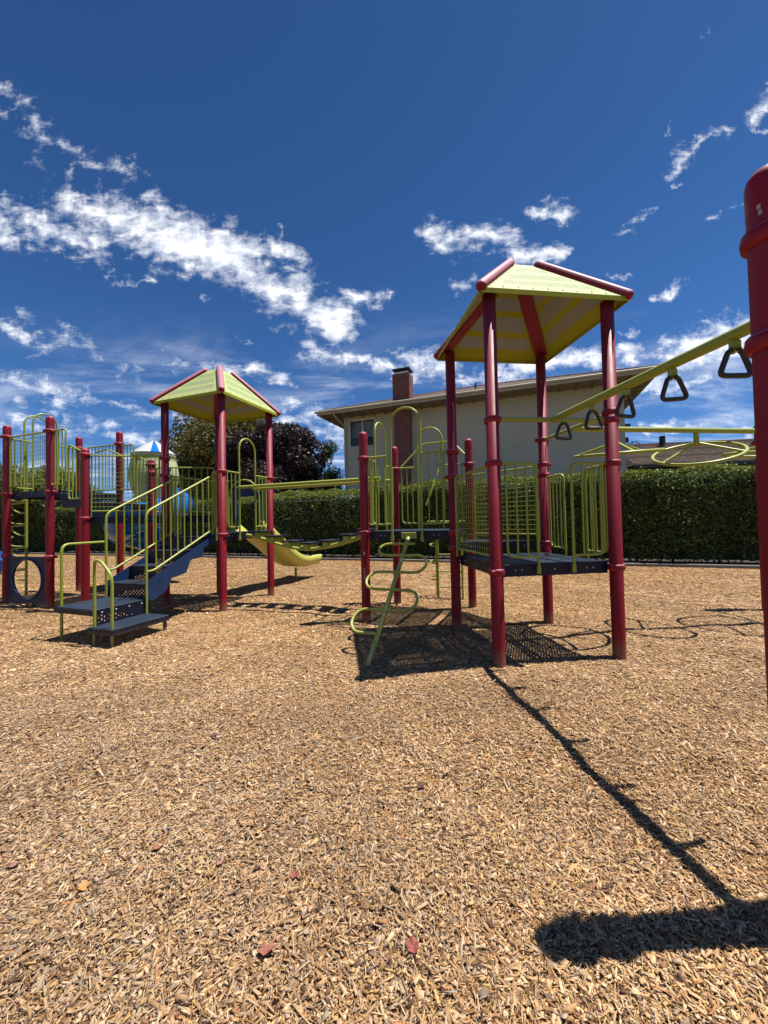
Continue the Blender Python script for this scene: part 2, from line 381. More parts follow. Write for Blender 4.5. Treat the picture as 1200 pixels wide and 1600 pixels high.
def lerp(a, b, t): return Vector(a).lerp(Vector(b), t)
def fillet(pts, r, n=5, closed=False):
    """round the corners of a polyline"""
    P = [Vector(p) for p in pts]; out = []; N = len(P)
    for i in range(N):
        if not closed and i in (0, N-1): out.append(P[i]); continue
        a, b, c = P[i-1], P[i], P[(i+1) % N]; rr = min(r, (a-b).length*.48, (c-b).length*.48)
        p0 = b+(a-b).normalized()*rr; p1 = b+(c-b).normalized()*rr
        for k in range(n+1):
            t = k/n; out.append(p0*(1-t)**2+b*2*t*(1-t)+p1*t*t)
    return out
PR = .060  # post radius
def collar_mesh():
    b = MB(); pr = [(PR-.002, -.03), (PR+.008, -.03), (PR+.016, -.022), (PR+.019, 0), (PR+.016, .022), (PR+.008, .03), (PR-.002, .03)]
    b.lathe((0, 0, 0), pr, 24)
    b.box((PR+.028, 0, 0), (.035, .03, .045), bev=.006)
    b.lathe((PR+.028, -.018, 0), [(0, -.008), (.008, -.007), (.009, 0)], 8, axis=Vector((0, -1, 0)))
    return b
_cm = None
def collar(parent, xy, z, ang=0):
    global _cm
    root = parent.parent if parent.parent else parent
    if _cm is None:
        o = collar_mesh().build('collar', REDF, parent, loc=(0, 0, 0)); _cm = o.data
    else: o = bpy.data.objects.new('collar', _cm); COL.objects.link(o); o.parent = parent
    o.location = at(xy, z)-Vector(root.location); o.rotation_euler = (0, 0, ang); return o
def post(parent, xy, top, rings=(), dome=True, label=None, angs=None, r=PR):
    b = MB()
    if dome:
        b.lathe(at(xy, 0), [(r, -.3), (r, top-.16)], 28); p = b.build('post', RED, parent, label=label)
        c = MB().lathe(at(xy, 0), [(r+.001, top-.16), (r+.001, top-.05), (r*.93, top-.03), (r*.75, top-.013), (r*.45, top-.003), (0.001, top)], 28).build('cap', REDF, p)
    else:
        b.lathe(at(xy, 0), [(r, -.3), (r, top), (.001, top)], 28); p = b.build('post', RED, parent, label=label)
    for k, z in enumerate(rings): collar(p, xy, z, (angs[k] if angs else random.uniform(0, 6.28)))
    return p
def deck(parent, poly, z, name='deck', skirt=.11):
    c = sum((V2(p) for p in poly), Vector((0, 0)))/len(poly)
    P = [V2(p)+(c-V2(p)).normalized()*.075 for p in poly]
    t = MB().prism([(p.x, p.y) for p in P], z-.004, z).build(name, NAVYP, parent)
    b = MB(); n = len(P)
    for k in range(n):
        a, d = P[k], P[(k+1) % n]; e = (d-a).normalized(); nn = Vector((e.y, -e.x)); mid = (a+d)/2
        b.box(at(mid-nn*.0, z-skirt/2-.005), ((d-a).length+.0, .005, skirt), math.atan2(e.y, e.x))
    for k in (.33, .66):
        a = P[0].lerp(P[1], k); d = (P[3].lerp(P[2], k) if n > 3 else P[2]); e = (d-a)
        b.box(at((a+d)/2, z-.04), (e.length-.02, .03, .06), math.atan2(e.y, e.x))
    h = b
    for k in range(n):   # pale slot ends and bolts in the skirt
        a, d = P[k], P[(k+1) % n]; e = (d-a).normalized(); nn = Vector((e.y, -e.x))
        for f in (.14, .2, .5, .8, .86):
            p = a.lerp(d, f)
            for sg in (1, -1): h.lathe(at(p+nn*.003*sg, z-.055), [(.009, 0), (.008, .004), (0.001, .005)], 8, axis=Vector((nn.x*sg, nn.y*sg, 0)), mi=1)
    b.build('deck_frame', [NAVY, STEEL], t)
    return t
TR = .0145; BR = .0095
def gate_panel(parent, pp, leg, zb, zt, nb=2, leg_low=.12, extend=True):
    """short railing between a post and a leg; outer lower corner rounded"""
    pp, leg = V2(pp), V2(leg); e = (leg-pp).normalized(); a = pp+e*(PR+.02); o = pp+e*(PR+.055); L = leg
    b = MB()
    if extend: b.tube(fillet([at(a, zt), at(L, zt), at(L, zb-leg_low)], .07), TR, 10)
    else: b.tube([at(a, zt), at(L, zt)], TR, 10)
    b.tube(fillet([at(o, zt), at(o, zb), at(L, zb)], .08), TR*.85, 10)
    for k in range(nb):
        p = o.lerp(L, (k+1)/(nb+1)); b.tube([at(p, zb), at(p, zt)], BR, 8)
    if extend:
        b.box(at(L, zb-leg_low-.01), (.04, .012, .07), math.atan2(e.y, e.x), bev=.005)
    return b.build('guard_rail', YEL, parent)
def arch(parent, a, d, zd, zt, name='arch'):
    a, d = V2(a), V2(d); w = (d-a).length/2; mid = (a+d)/2; e = (d-a).normalized(); pts = [at(a, zd-.1), at(a, zt-w)]
    for k in range(1, 13):
        th = math.pi*k/12; pts.append(at(mid-e*w*math.cos(th), zt-w+w*math.sin(th)))
    pts.append(at(d, zd-.1))
    b = MB().tube(pts, TR*1.1, 12)
    for p in (a, d): b.box(at(p, zd-.1), (.045, .014, .08), math.atan2(e.y, e.x), bev=.006)
    h = b; nn = Vector((e.y, -e.x))
    for p in (a, d): h.lathe(at(p+nn*.008, zd-.11), [(.012, 0), (.011, .006), (.001, .008)], 10, axis=Vector((nn.x, nn.y, 0)), mi=1)
    return b.build(name, [YEL, STEEL], parent)
def arch_side(parent, p0, p1, zd, gate=True, atop=1.62, t0=.325, t1=.66, zt=1.0, nb=2):
    p0, p1 = V2(p0), V2(p1); a, d = p0.lerp(p1, t0), p0.lerp(p1, t1)
    arch(parent, a, d, zd, zd+atop)
    gate_panel(parent, p0, a, zd+.09, zd+zt, nb, extend=False); gate_panel(parent, p1, d, zd+.09, zd+zt, nb, extend=False)
def bar_panel(parent, p0, p1, zb, zt, n=8, zt1=None, zb1=None, inset=PR+.03, name='guard_panel'):
    p0, p1 = V2(p0), V2(p1); e = (p1-p0).normalized(); a, d = p0+e*inset, p1-e*inset
    zt1 = zt if zt1 is None else zt1; zb1 = zb if zb1 is None else zb1
    b = MB().tube(fillet([at(a, zb), at(a, zt), at(d, zt1), at(d, zb1)], .05, closed=True), TR, 10, closed=True)
    for k in range(n):
        f = (k+1)/(n+1); p = a.lerp(d, f); b.tube([at(p, zb+(zb1-zb)*f), at(p, zt+(zt1-zt)*f)], BR, 8)
    return b.build(name, YEL, parent)
def wire_panel(parent, p0, p1, zb, zt, nx=17, nz=14, inset=PR+.03):
    p0, p1 = V2(p0), V2(p1); e = (p1-p0).normalized(); a, d = p0+e*inset, p1-e*inset
    b = MB()
    b.tube([at(p0+e*(PR+.01), zt), at(p1-e*(PR+.01), zt)], TR, 10); b.tube([at(a, zb), at(d, zb)], TR*.8, 10)
    for p in (a, d): b.tube([at(p, zb-.1), at(p, zt)], TR*.9, 10)
    f = b.build('mesh_panel', YEL, parent); w = MB()
    for k in range(1, nx): p = a.lerp(d, k/nx); w.tube([at(p, zb), at(p, zt)], .0031, 5, caps=False)
    for k in range(1, nz): z = zb+(zt-zb)*k/nz; w.tube([at(a, z)+Vector((0, 0, 0)), at(d, z)], .0031, 5, caps=False)
    w.build('wire_mesh', YEL, f)
    return f
def roof(parent, cen, corners, ze=3.47, zt=4.12, rt_=.22, over=.185):
    c = V2(cen); r = MB; top = []; low = []
    rf = None
    for p in corners:
        d = (V2(p)-c); L = d.length; d.normalize(); lo = at(c+d*(L+over), ze); hi = at(c+d*rt_, zt); low.append((lo, d)); top.append(hi)
    panels = []
    n = len(corners)
    for k in range(n):
        a0, a1, b0, b1 = low[k][0], top[k], low[(k+1) % n][0], top[(k+1) % n]
        # panel plane passes just under the hip tubes
        dz = Vector((0, 0, -.012)); sl_a = (a1-a0); sl_b = (b1-b0)
        b = MB(); fr = [0, .15, .31, .39, .58, .66, .82, 1.0]; mt_ = [0, 1, 0, 1, 0, 1, 0]
        A = lambda t: a0+sl_a*t+dz; B = lambda t: b0+sl_b*t+dz
        for i in range(7):
            p, q, r2, s2 = A(fr[i]), B(fr[i]), B(fr[i+1]), A(fr[i+1])
            if mt_[i]:
                # solid borders left and right of the perforated sheet
                wid = (q-p).length; f = min(.12/wid+.03, .3)
                pq, sr = p.lerp(q, f), s2.lerp(r2, f); qp, rs = q.lerp(p, f), r2.lerp(s2, f)
                b.slab([p, pq, sr, s2], .004, 0); b.slab([qp, q, r2, rs], .004, 0); b.slab([pq, qp, rs, sr], .003, 1)
            else: b.slab([p, q, r2, s2], .004, 0)
        # turned-down lip on the eave
        lip0, lip1 = A(0), B(0); b.slab([lip0, lip1, lip1+Vector((0, 0, -.045)), lip0+Vector((0, 0, -.045))], .004, 0)
        h = b; nrm = (B(0)-A(0)).cross(A(1)-A(0)).normalized()
        if nrm.z < 0: nrm = -nrm
        for i in range(9):
            f = (i+.5)/9
            for P0, P1 in ((A(f), B(f)), (B(f), A(f))):
                e = (P1-P0); 
                if e.length < .2: continue
                p = P0+e.normalized()*(.075)
                for sg in (1, -1): h.lathe(p+nrm*.002*sg, [(.006, 0), (.005, .005), (.001, .006)], 6, axis=nrm*sg, mi=2)
        for i in range(10):
            p = A(0).lerp(B(0), (i+.5)/10)+Vector((0, 0, .02))
            e = (A(1)+B(1)-A(0)-B(0)).normalized()
            for sg in (1, -1): h.lathe(p+e*.03+nrm*.002*sg-Vector((0, 0, .01)), [(.006, 0), (.005, .005), (.001, .006)], 6, axis=nrm*sg, mi=2)
        b.build('roof_panel', [YELD, YELP, STEEL], parent)
    for (lo, d), hi in zip(low, top):
        e = (hi-lo).normalized(); pts = []; rr = []
        for f, q in ((-.035, .012), (-.032, .03), (-.02, .042), (-.005, .048), (.01, .049)): pts.append(lo+e*f); rr.append(q)
        L = (hi-lo).length
        for f, q in ((L-.02, .049), (L+.0, .046), (L+.02, .038), (L+.03, .012)): pts.append(lo+e*f); rr.append(q)
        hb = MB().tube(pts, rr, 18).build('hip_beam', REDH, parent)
        sdv = Vector((-d.y, d.x, 0)); a_ = lo+e*.16-Vector((0, 0, .088)); c_ = hi-e*.05-Vector((0, 0, .088))
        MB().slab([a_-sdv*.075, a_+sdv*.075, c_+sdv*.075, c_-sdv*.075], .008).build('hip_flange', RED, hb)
    MB().prism([(p.x, p.y) for p in [c+(V2(q)-c)*1.05 for q in top]], zt-.03, zt-.022).build('roof_cap', YELD, parent)

# ------------------------------------------------------------------ layout (metres, from the post feet)
A_, B_, D_, C_ = (1.035, 3.55), (2.244, 3.711), (2.083, 4.92), (.874, 4.759)
P3, P2, P1 = (1.324, 5.847), (.193, 6.306), (-.266, 5.175)
L1, L2, L4, L3 = (-2.577, 6.062), (-2.159, 7.208), (-3.305, 7.626), (-3.723, 6.48)
T1, T2, T3, T4, T5, T6 = (-6.922, 6.981), (-5.771, 6.575), (-4.91, 6.255), (-6.516, 8.131), (-5.366, 7.726), (-4.525, 7.412)
E1 = (V2(B_)-V2(A_)).normalized(); E2 = (V2(D_)-V2(B_)).normalized()

# right tower
tw = thing('covered_play_tower', 'larger looking roofed play tower right of centre, with wire panel and low navy deck', 'play tower', at(A_, 0), group='roofed towers of the play structure')
post(tw, A_, 3.47, (2.28, 1.87, .86), dome=False); post(tw, B_, 3.47, (2.37, 2.29, 1.87, .86), dome=False)
post(tw, D_, 3.47, (2.36, 2.04, 1.9, 1.03), dome=False); post(tw, C_, 3.47, (2.2, 1.89, 1.19, 1.0), dome=False)
deck(tw, [A_, B_, D_, C_], .915)
cR = (V2(A_)+V2(D_))/2
roof(tw, cR, [A_, B_, D_, C_])
wire_panel(tw, A_, C_, 1.0, 1.87)
gate_panel(tw, A_, V2(A_).lerp(V2(B_), .345), .99, 1.87, 2); gate_panel(tw, B_, V2(A_).lerp(V2(B_), .64), .99, 1.87, 2)
gate_panel(tw, D_, V2(D_).lerp(V2(B_), .34), .99, 1.87, 3); gate_panel(tw, B_, V2(D_).lerp(V2(B_), .66), .99, 1.87, 3)

# middle platform
mp_ = thing('play_platform', 'open platform with three arched openings between the bridge and the right tower', 'play platform', at(P1, 0))
post(mp_, P1, 2.58, (2.21, 1.2)); post(mp_, P2, 2.59, (2.21,)); post(mp_, P3, 2.60, (2.2,))
deck(mp_, [P1, C_, P3, P2], 1.22); deck(mp_, [C_, D_, P3], 1.06, skirt=.09)
arch_side(mp_, P1, C_, 1.22); arch_side(mp_, P1, P2, 1.22); arch_side(mp_, P2, P3, 1.22)
wire_panel(mp_, P3, D_, 1.14, 2.03)
for k in range(7):
    st = MB()   # small worn sticker marks on the post
    a = -1.75; n_ = Vector((math.cos(a+.0), math.sin(a+.0))); 
    z = (.93, .72, .69, .665, .64, .61, .585)[k]
    st.box(at(V2(P1)+n_*(PR+.0012), z), (.024 if k else .022, .001, .045 if k == 0 else .012), a+math.pi/2)
    st.build('sticker', STICK, mp_)

# left tower
lt = thing('covered_play_tower', 'roofed play tower at the top of the navy steps, left of the bridge', 'play tower', at(L1, 0), group='roofed towers of the play structure')
post(lt, L1, 3.47, (2.20, 1.19), dome=False); post(lt, L2, 3.47, (2.21, 1.19), dome=False); post(lt, L3, 3.47, (2.5, 2.21, 1.19), dome=False); post(lt, L4, 3.47, (2.5, 2.21, 1.19), dome=False)
deck(lt, [L1, L2, L4, L3], 1.22)
roof(lt, (V2(L1)+V2(L4))/2, [L1, L2, L4, L3])
arch_side(lt, L1, L2, 1.22)
arch_side(lt, L2, L4, 1.22, atop=1.0, t0=.2, t1=.8, nb=1)
gate_panel(lt, L1, V2(L1).lerp(V2(L3), .16), 1.3, 2.2, 1); gate_panel(lt, L3, V2(L1).lerp(V2(L3), .82), 1.3, 2.2, 1)
wire_panel(lt, L4, V2(L4)+(V2(L3)-V2(L4))*.98, 1.6, 2.21, nz=9)
# dark blue hood over the slide mouth
e24 = (V2(L4)-V2(L2)).normalized(); nb_ = Vector((-e24.y, e24.x)); nb_ = nb_ if nb_.dot(V2(L2)-V2(L1)) > 0 else -nb_

# raised platforms far left
rp = thing('raised_play_platform', 'tall platform at the left edge with a porthole panel below its wire railing', 'play platform', at(T2, 0))
post(rp, T1, 3.27, (3.05, 1.99, .86)); post(rp, T2, 3.3, (3.04, 1.98, .86)); post(rp, T4, 3.3, (3.05,)); post(rp, T5, 3.3, (3.04,))
post(rp, T3, 2.66, (2.55, 1.5)); post(rp, T6, 2.66, (2.55, 2.4))
deck(rp, [T1, T2, T5, T4], 2.03); deck(rp, [L3, T6, T3][::-1], 1.53); deck(rp, [L3, L4, T6], 1.53)
wire_panel(rp, T1, T2, 2.13, 3.04, 18, 12)
arch_side(rp, T1, T4, 2.03, atop=1.6)
off = (V2(T1)-V2(T2)).normalized()*.28
arch(rp, V2(T1).lerp(V2(T4), .33)+off, V2(T1).lerp(V2(T4), .66)+off, 2.03, 3.62)
bar_panel(rp, T4, T5, 2.12, 3.04, 9)
wire_panel(rp, T3, L3, 1.62, 2.54, 17, 13)
bar_panel(rp, V2(T3)*0+V2(L4), T6, 1.62, 2.5, 8)
# steps between the decks with rails either side
m1, m2 = V2(T2).lerp(V2(T3), .5), V2(T5).lerp(V2(T6), .5)
ee = (V2(T3)-V2(T2)).normalized()
ww = (V2(T5)-V2(T2)); 
b = MB(); cs = (m1+m2)/2; ang = math.atan2(ee.y, ee.x)
for k, z in enumerate((1.78,)):
    b.box(at(cs, z-.01), (.86, .98, .02), ang, bev=.004)
b.build('step_tread', NAVYP, rp)
for p, z0, z1 in ((V2(T2).lerp(V2(T5), .5)+ee*.08, 1.78, 2.0), (V2(T3).lerp(V2(T6), .5)-ee*.06, 1.53, 1.76)):
    MB().box(at(p, (z0+z1)/2), (.01, 1.0, z1-z0), ang).build('step_riser', NAVYP, rp)
for p0, p1 in ((V2(T2), V2(T3)), (V2(T5), V2(T6))): MB().box(at(p0.lerp(p1, .64), 1.735), ((p1-p0).length*.5, .03, .09), ang, bev=.005).build('step_side', NAVY, rp)
bar_panel(rp, T2, m1, 2.1, 3.04, 3, inset=.04); bar_panel(rp, m1, T3, 1.84, 2.76, 3, zt1=2.6, inset=.04)
bar_panel(rp, T5, m2, 2.1, 3.0, 3, inset=.04); bar_panel(rp, m2, T6, 1.84, 2.76, 3, zt1=2.6, inset=.04)
b = MB(); hp = [at(V2(T5)-ee*.45+Vector((0, -.25)), 2.86), at(V2(T5)-ee*.1+Vector((0, -.25)), 2.9), at(V2(T5)+ee*.35+Vector((0, -.25)), 2.72), at(V2(T5)+ee*.35+Vector((0, -.25)), 2.0)]
b.tube(fillet(hp, .06), TR, 10); b.build('handrail', YEL, rp)
# porthole panel between the two outer posts at ground level
def porthole(parent, p0, p1, z0, z1):
    p0, p1 = V2(p0), V2(p1); e = (p1-p0).normalized(); a, d = p0+e*(PR+.012), p1-e*(PR+.012); W = (d-a).length; H = z1-z0; n = 48
    nn = Vector((e.y, -e.x)); rx, rz_ = W*.37, H*.41; mid = (a+d)/2; zc = z0+H*.52
    outer = []; inner = []
    for k in range(n):
        th = 2*math.pi*k/n; c, s_ = math.cos(th), math.sin(th); inner.append((rx*c, rz_*s_))
        q = max(abs(c)/(W/2), abs(s_)/(H/2)); outer.append((c/q, s_/q+z0+H/2-zc))
    b = MB(); vs = []
    for sg in (-1, 1):
        for lst in (outer, inner):
            for x, z in lst: vs.append(at(mid+e*x+nn*.0125*sg, zc+z))
    fs = []
    for k in range(n):
        j = (k+1) % n
        fs += [(k, j, n+j, n+k), (2*n+k, 3*n+k, 3*n+j, 2*n+j), (k, 2*n+k, 2*n+j, j), (n+k, n+j, 3*n+j, 3*n+k)]
    b.add(vs, fs); o = b.build('porthole_panel', PANEL, parent)
    r = MB().tube([at(mid+e*x*1.04+nn*.014, zc+z*1.03) for x, z in inner], .016, 8, closed=True)
    hw, hh = W/2-.012, H/2-.012
    r.tube([at(mid+e*x+nn*.014, z0+H/2+z) for x, z in ((-hw, -hh), (hw, -hh), (hw, hh), (-hw, hh))], .010, 6, closed=True)
    r.build('panel_rim', BLUEST, o)
porthole(rp, T1, T2, .03, .86)

# curly climbing pole outside the far platform
cx, cy = -7.05, 7.5
cp = thing('curly_climbing_pole', 'lime climbing pole with curled rungs behind the porthole panel', 'climber', (cx, cy, 0))
MB().tube([(cx, cy, -.1), (cx, cy, 2.9)], .024, 12).build('pole', YEL, cp)
for k in range(8):
    z = .35+k*.22; w = -1 if k % 2 else 1; dx = -.26
    pts = [(cx, cy, z), (cx+dx*.6, cy-.05, z), (cx+dx, cy-.1, z+.04), (cx+dx, cy-.12, z+.14), (cx+dx*.8, cy-.05, z+.19)] if k % 2 else [(cx, cy, z), (cx+dx*.5, cy+.02, z-.01), (cx+dx*1.15, cy+.06, z+.05), (cx+dx*1.15, cy-.03, z+.17), (cx, cy, z+.2)]
    MB().tube(fillet(pts, .06), .013, 8).build('rung', YEL, cp)

# transfer steps
n3 = Vector((-.342, -.94)); s3 = Vector((-.94, .342))
tR = Vector((-2.74, 6.13)); wS = .70
def sp(run, side): return tR+n3*run+s3*side
ts = thing('transfer_steps', 'navy perforated steps with lime handrails rising to the left tower from a low landing', 'steps', at(sp(1.5, .35), 0))
angs = math.atan2(s3.y, s3.x)
c = sp(1.17+.33, .35); MB().box(at(c, .385), (wS+.02, .66, .03), angs, bev=.005).build('landing', NAVYP, ts)
for (p, q) in ((sp(1.83, 0), sp(1.83, wS)), (sp(1.17, 0), sp(1.83, 0)), (sp(1.17, wS), sp(1.83, wS))):
    e = (q-p); MB().box(at((p+q)/2, .355), (e.length, .012, .055), math.atan2(e.y, e.x)).build('landing_skirt', NAVY, ts)
for run, z in ((1.17, .58), (.88, .78), (.59, .98), (.30, 1.17)):
    MB().box(at(sp(run-.15, .35), z), (wS, .31, .02), angs, bev=.004).build('step_tread', NAVY, ts)
    MB().box(at(sp(run, .35), z-.1), (wS, .01, .17), angs).build('step_riser', NAVYP, ts)
q0 = sp(1.2, -.19)
MB().box(at(sp(1.17+.36, -.19), .20), (.40, .72, .03), angs, bev=.005).build('bottom_step', NAVYP, ts)
MB().box(at(sp(1.17+.33, -.006), .29), (.006, .66, .17), angs).build('side_plate', NAVYP, ts)
MB().box(at(sp(1.17+.36, -.385), .165), (.012, .72, .04), angs).build('step_skirt', NAVY, ts); MB().box(at(sp(1.885, -.19), .165), (.38, .012, .04), angs).build('step_skirt', NAVY, ts)
for f in (.12, .37, .62, .87): MB().lathe(at(sp(1.17+.66*f, -.005), .355), [(.012, 0), (.011, .006), (.001, .009)], 10, axis=Vector((-s3.x, -s3.y, 0))).build('bolt', STEEL, ts)
for r_, sd_, z, h_ in ((1.20, -.35, .08, .2), (1.80, -.10, .08, .2)): MB().box(at(sp(r_, sd_), z), (.03, .03, h_), angs).build('leg', BLACKR, ts)
# stringers with a stepped wavy underside
for sd_ in (-.012, wS+.012):
    prof = [(1.19, .40), (1.19, .62)]
    for k in range(9): f = k/8; prof.append((1.12-f*1.10, .66+f*.54+.0))
    prof += [(0.0, 1.2), (0, 1.06)]
    for r0, z0 in ((.22, 1.02), (.26, .86), (.48, .84), (.56, .66), (.80, .62), (.90, .45), (1.1, .36)): prof.append((r0, z0))
    vs = [at(sp(r_, sd_-.006), z) for r_, z in prof]+[at(sp(r_, sd_+.006), z) for r_, z in prof]; n = len(prof)
    MB().add(vs, [tuple(range(n)), tuple(range(2*n-1, n-1, -1))]+[(k, n+k, n+(k+1) % n, (k+1) % n) for k in range(n)]).build('stringer', BLUEST, ts)
def stair_rail(side, zbot):
    b = MB(); f = lambda r_, z: at(sp(r_, side), z)
    b.tube(fillet([f(1.20, zbot), f(1.20, 1.54), f(.10, 2.12), f(-.02, 2.12), f(-.02, 1.1)], .09, 6), TR*1.1, 12)
    b.tube(fillet([f(1.20, .76), f(1.10, .76), f(.02, 1.30)], .08, 5), TR, 10)
    for k in range(9):
        r_ = 1.06-k*.115; b.tube([f(r_, .77+(1.10-r_)*.5), f(r_, 1.54+(1.20-r_)*.527)], BR, 8)
    b.build('handrail', YEL, ts)
stair_rail(-.03, -.05); stair_rail(wS+.03, .1)
pA = sp(1.20, wS+.05); pB = Vector((-3.95, 4.66))
MB().tube(fillet([at(pA, 1.15), at(pB, 1.15), at(pB, -.05)], .1, 6), TR*1.1, 12).build('landing_rail', YEL, ts)
g0, g1 = Vector((-3.35, 4.40)), Vector((-3.07, 4.29))
MB().tube(fillet([at(g0, -.05), at(g0, .97), at(g0.lerp(g1, .35), .97), at(g1, .80), at(g1, -.05)], .1, 6), TR*1.15, 12).build('grab_rail', YEL, ts)

# stepping bridge
bs = (V2(L1)+V2(L2))/2+Vector((.06, -.02)); be = (V2(P1)+V2(P2))/2-Vector((.06, -.02))
br = thing('stepping_bridge', 'sagging lime bridge of small navy stepping pads between the two towers', 'bridge', at((bs+be)/2, 0))
bd = (be-bs); bl = bd.length; bdn = bd.normalized(); bn = Vector((-bdn.y, bdn.x))
def sag(f): return 1.17-.235*(math.sin(math.pi*f)**1.5)
for sgn in (-1, 1):
    pts = [at(bs+bd*(k/16)+bn*.12*sgn, sag(k/16)) for k in range(17)]
    MB().tube(pts, .026, 12).build('curved_beam', YEL, br)
for f in (.10, .22, .36, .50, .65, .80, .92):
    p = bs+bd*f; z = sag(f)+.095; aa = math.atan2(bdn.y, bdn.x)
    pad = MB().box(at(p, z), (.20, .34, .028), aa, bev=.01).build('stepping_pad', NAVY, br)
    MB().box(at(p, z-.055), (.10, .30, .07), aa, bev=.006).build('pad_bracket', YEL, pad)
for (qa, qb) in ((V2(L1).lerp(V2(L2), .325), V2(P1).lerp(V2(P2), .325)), (V2(L1).lerp(V2(L2), .66), V2(P1).lerp(V2(P2), .66))):
    e = (qb-qa).normalized(); MB().tube([at(qa-e*.05, 1.98), at(qb+e*.08, 1.98)], .027, 14).build('hand_rail', YEL, br)

# slide at the back of the left tower
sc_ = (V2(L2)+V2(L4))/2
sld = thing('slide', 'lime plastic slide curving down behind the left tower', 'slide', at(sc_, 0))
nS = (V2(L2)-V2(L1)).normalized(); nS = Vector((.30, .954)).normalized(); sS = Vector((nS.y, -nS.x))
prof = [(0, 1.2), (.15, 1.19), (.38, 1.07), (.75, .84), (1.1, .63), (1.4, .47), (1.65, .38), (1.95, .345), (2.25, .34), (2.5, .34)]
sec = [(x*1.28, z) for x, z in [(-.30, .20), (-.27, .215), (-.24, .20), (-.22, .06), (-.16, .01), (0, 0), (.16, .01), (.22, .06), (.24, .20), (.27, .215), (.30, .20), (.27, .03), (.18, -.04), (0, -.045), (-.18, -.04), (-.27, .03)]]
vs = []; fs = []; M_ = len(sec)
import bisect
rs = [k*2.5/40 for k in range(41)]
for r_ in rs:
    i = min(max(bisect.bisect(list(zip(*prof))[0], r_)-1, 0), len(prof)-2); (r0, z0), (r1, z1) = prof[i], prof[i+1]; z = z0+(z1-z0)*(r_-r0)/(r1-r0)
    z += .006*math.sin(r_*9)
    for sx, sz in sec: vs.append(at(sc_+nS*(r_+.05)+sS*sx, z+sz))
for i in range(40):
    for k in range(M_): fs.append((i*M_+k, i*M_+(k+1) % M_, (i+1)*M_+(k+1) % M_, (i+1)*M_+k))
MB().add(vs, fs+[tuple(range(M_)), tuple(range(41*M_-1, 40*M_-1, -1))], 0, True).build('chute', LIME_PL, sld)
MB().tube([at(sc_+nS*1.9, -.05), at(sc_+nS*1.9, .28)], .03, 12).build('leg', YEL, sld)
hd = MB(); hw = .36
pts = [(-hw, 1.22), (-hw, 2.02), (-hw+.1, 2.12), (hw-.1, 2.12), (hw, 2.02), (hw, 1.22), (hw-.1, 1.22), (hw-.16, 1.5), (hw-.1, 1.8), (hw-.2, 1.9), (-hw+.2, 1.9), (-hw+.1, 1.8), (-hw+.16, 1.5), (-hw+.1, 1.22)]
o1 = [at(sc_+nS*.1+sS*x, z) for x, z in pts]; o2 = [p+Vector((nS.x, nS.y, 0))*.05 for p in o1]; n = len(pts)
hd.add(o1+o2, [tuple(range(n)), tuple(range(2*n-1, n-1, -1))]+[(k, n+k, n+(k+1) % n, (k+1) % n) for k in range(n)]); hd.build('slide_hood', BLUEST, sld)

# spiral tube slide behind
tx, ty = -5.28, 8.75
tb = thing('spiral_tube_slide', 'blue spiral tube slide with pale green turret and striped cone top', 'slide', (tx, ty, 0))
MB().lathe((tx, ty, 0), [(.36, 1.95), (.43, 2.15), (.50, 2.4), (.51, 2.55), (.47, 2.8), (.43, 2.92), (.45, 2.94), (.45, 2.99), (.42, 3.0)], 32).build('turret', PALE_PL, tb)
b = MB()
for k in range(16):
    a0, a1 = 2*math.pi*k/16, 2*math.pi*(k+1)/16; P = lambda a, r_, z: (tx+r_*math.cos(a), ty+r_*math.sin(a), z)
    am = (a0+a1)/2
    b.add([P(a0, .46, 3.0), P(am, .46, 3.0), P(a1, .46, 3.0), P(a1, .27, 3.16), P(a0, .27, 3.16), P(am, .02, 3.34)], [(0, 1, 2, 3, 4), (4, 3, 5)], 1 if k % 4 == 1 else 0)
b.build('cone_top', [WHITEP, BLUEP], tb)
for th in (-2.0, -1.1, -.35):
    b = MB()   # dark peep openings
    n_ = Vector((math.cos(th), math.sin(th), 0)); c = Vector((tx, ty, 2.55))+n_*.502; sdv = Vector((-n_.y, n_.x, 0)); pts = []
    for k in range(16): a = 2*math.pi*k/16; pts.append(c+sdv*(.05*math.cos(a)+.04*math.sin(a))+Vector((0, 0, .13*math.sin(a)))+n_*(.006-.03*abs(math.sin(a))**2))
    b.slab(pts, .012); b.build('peep_hole', BLACKR, tb)
pts = []
for k in range(49):
    f = k/48; a = R(70)-f*R(400); rr = .56
    pts.append((tx-.06+rr*math.cos(a), ty-.05+rr*math.sin(a), 2.0-f*1.22))
b = MB().tube(pts, .31, 20, caps=False); b.build('tube', BLUEP, tb)
for k in range(4, 48, 8):
    rb = MB(); p, q = Vector(pts[k]), Vector(pts[k+1]); rb.tube([p, p+(q-p).normalized()*.04], .335, 20); rb.build('tube_flange', BLUEP, tb)
MB().tube([(tx-.06, ty-.05, -.1), (tx-.06, ty-.05, 2.0)], .05, 16).build('centre_post', NAVY, tb)

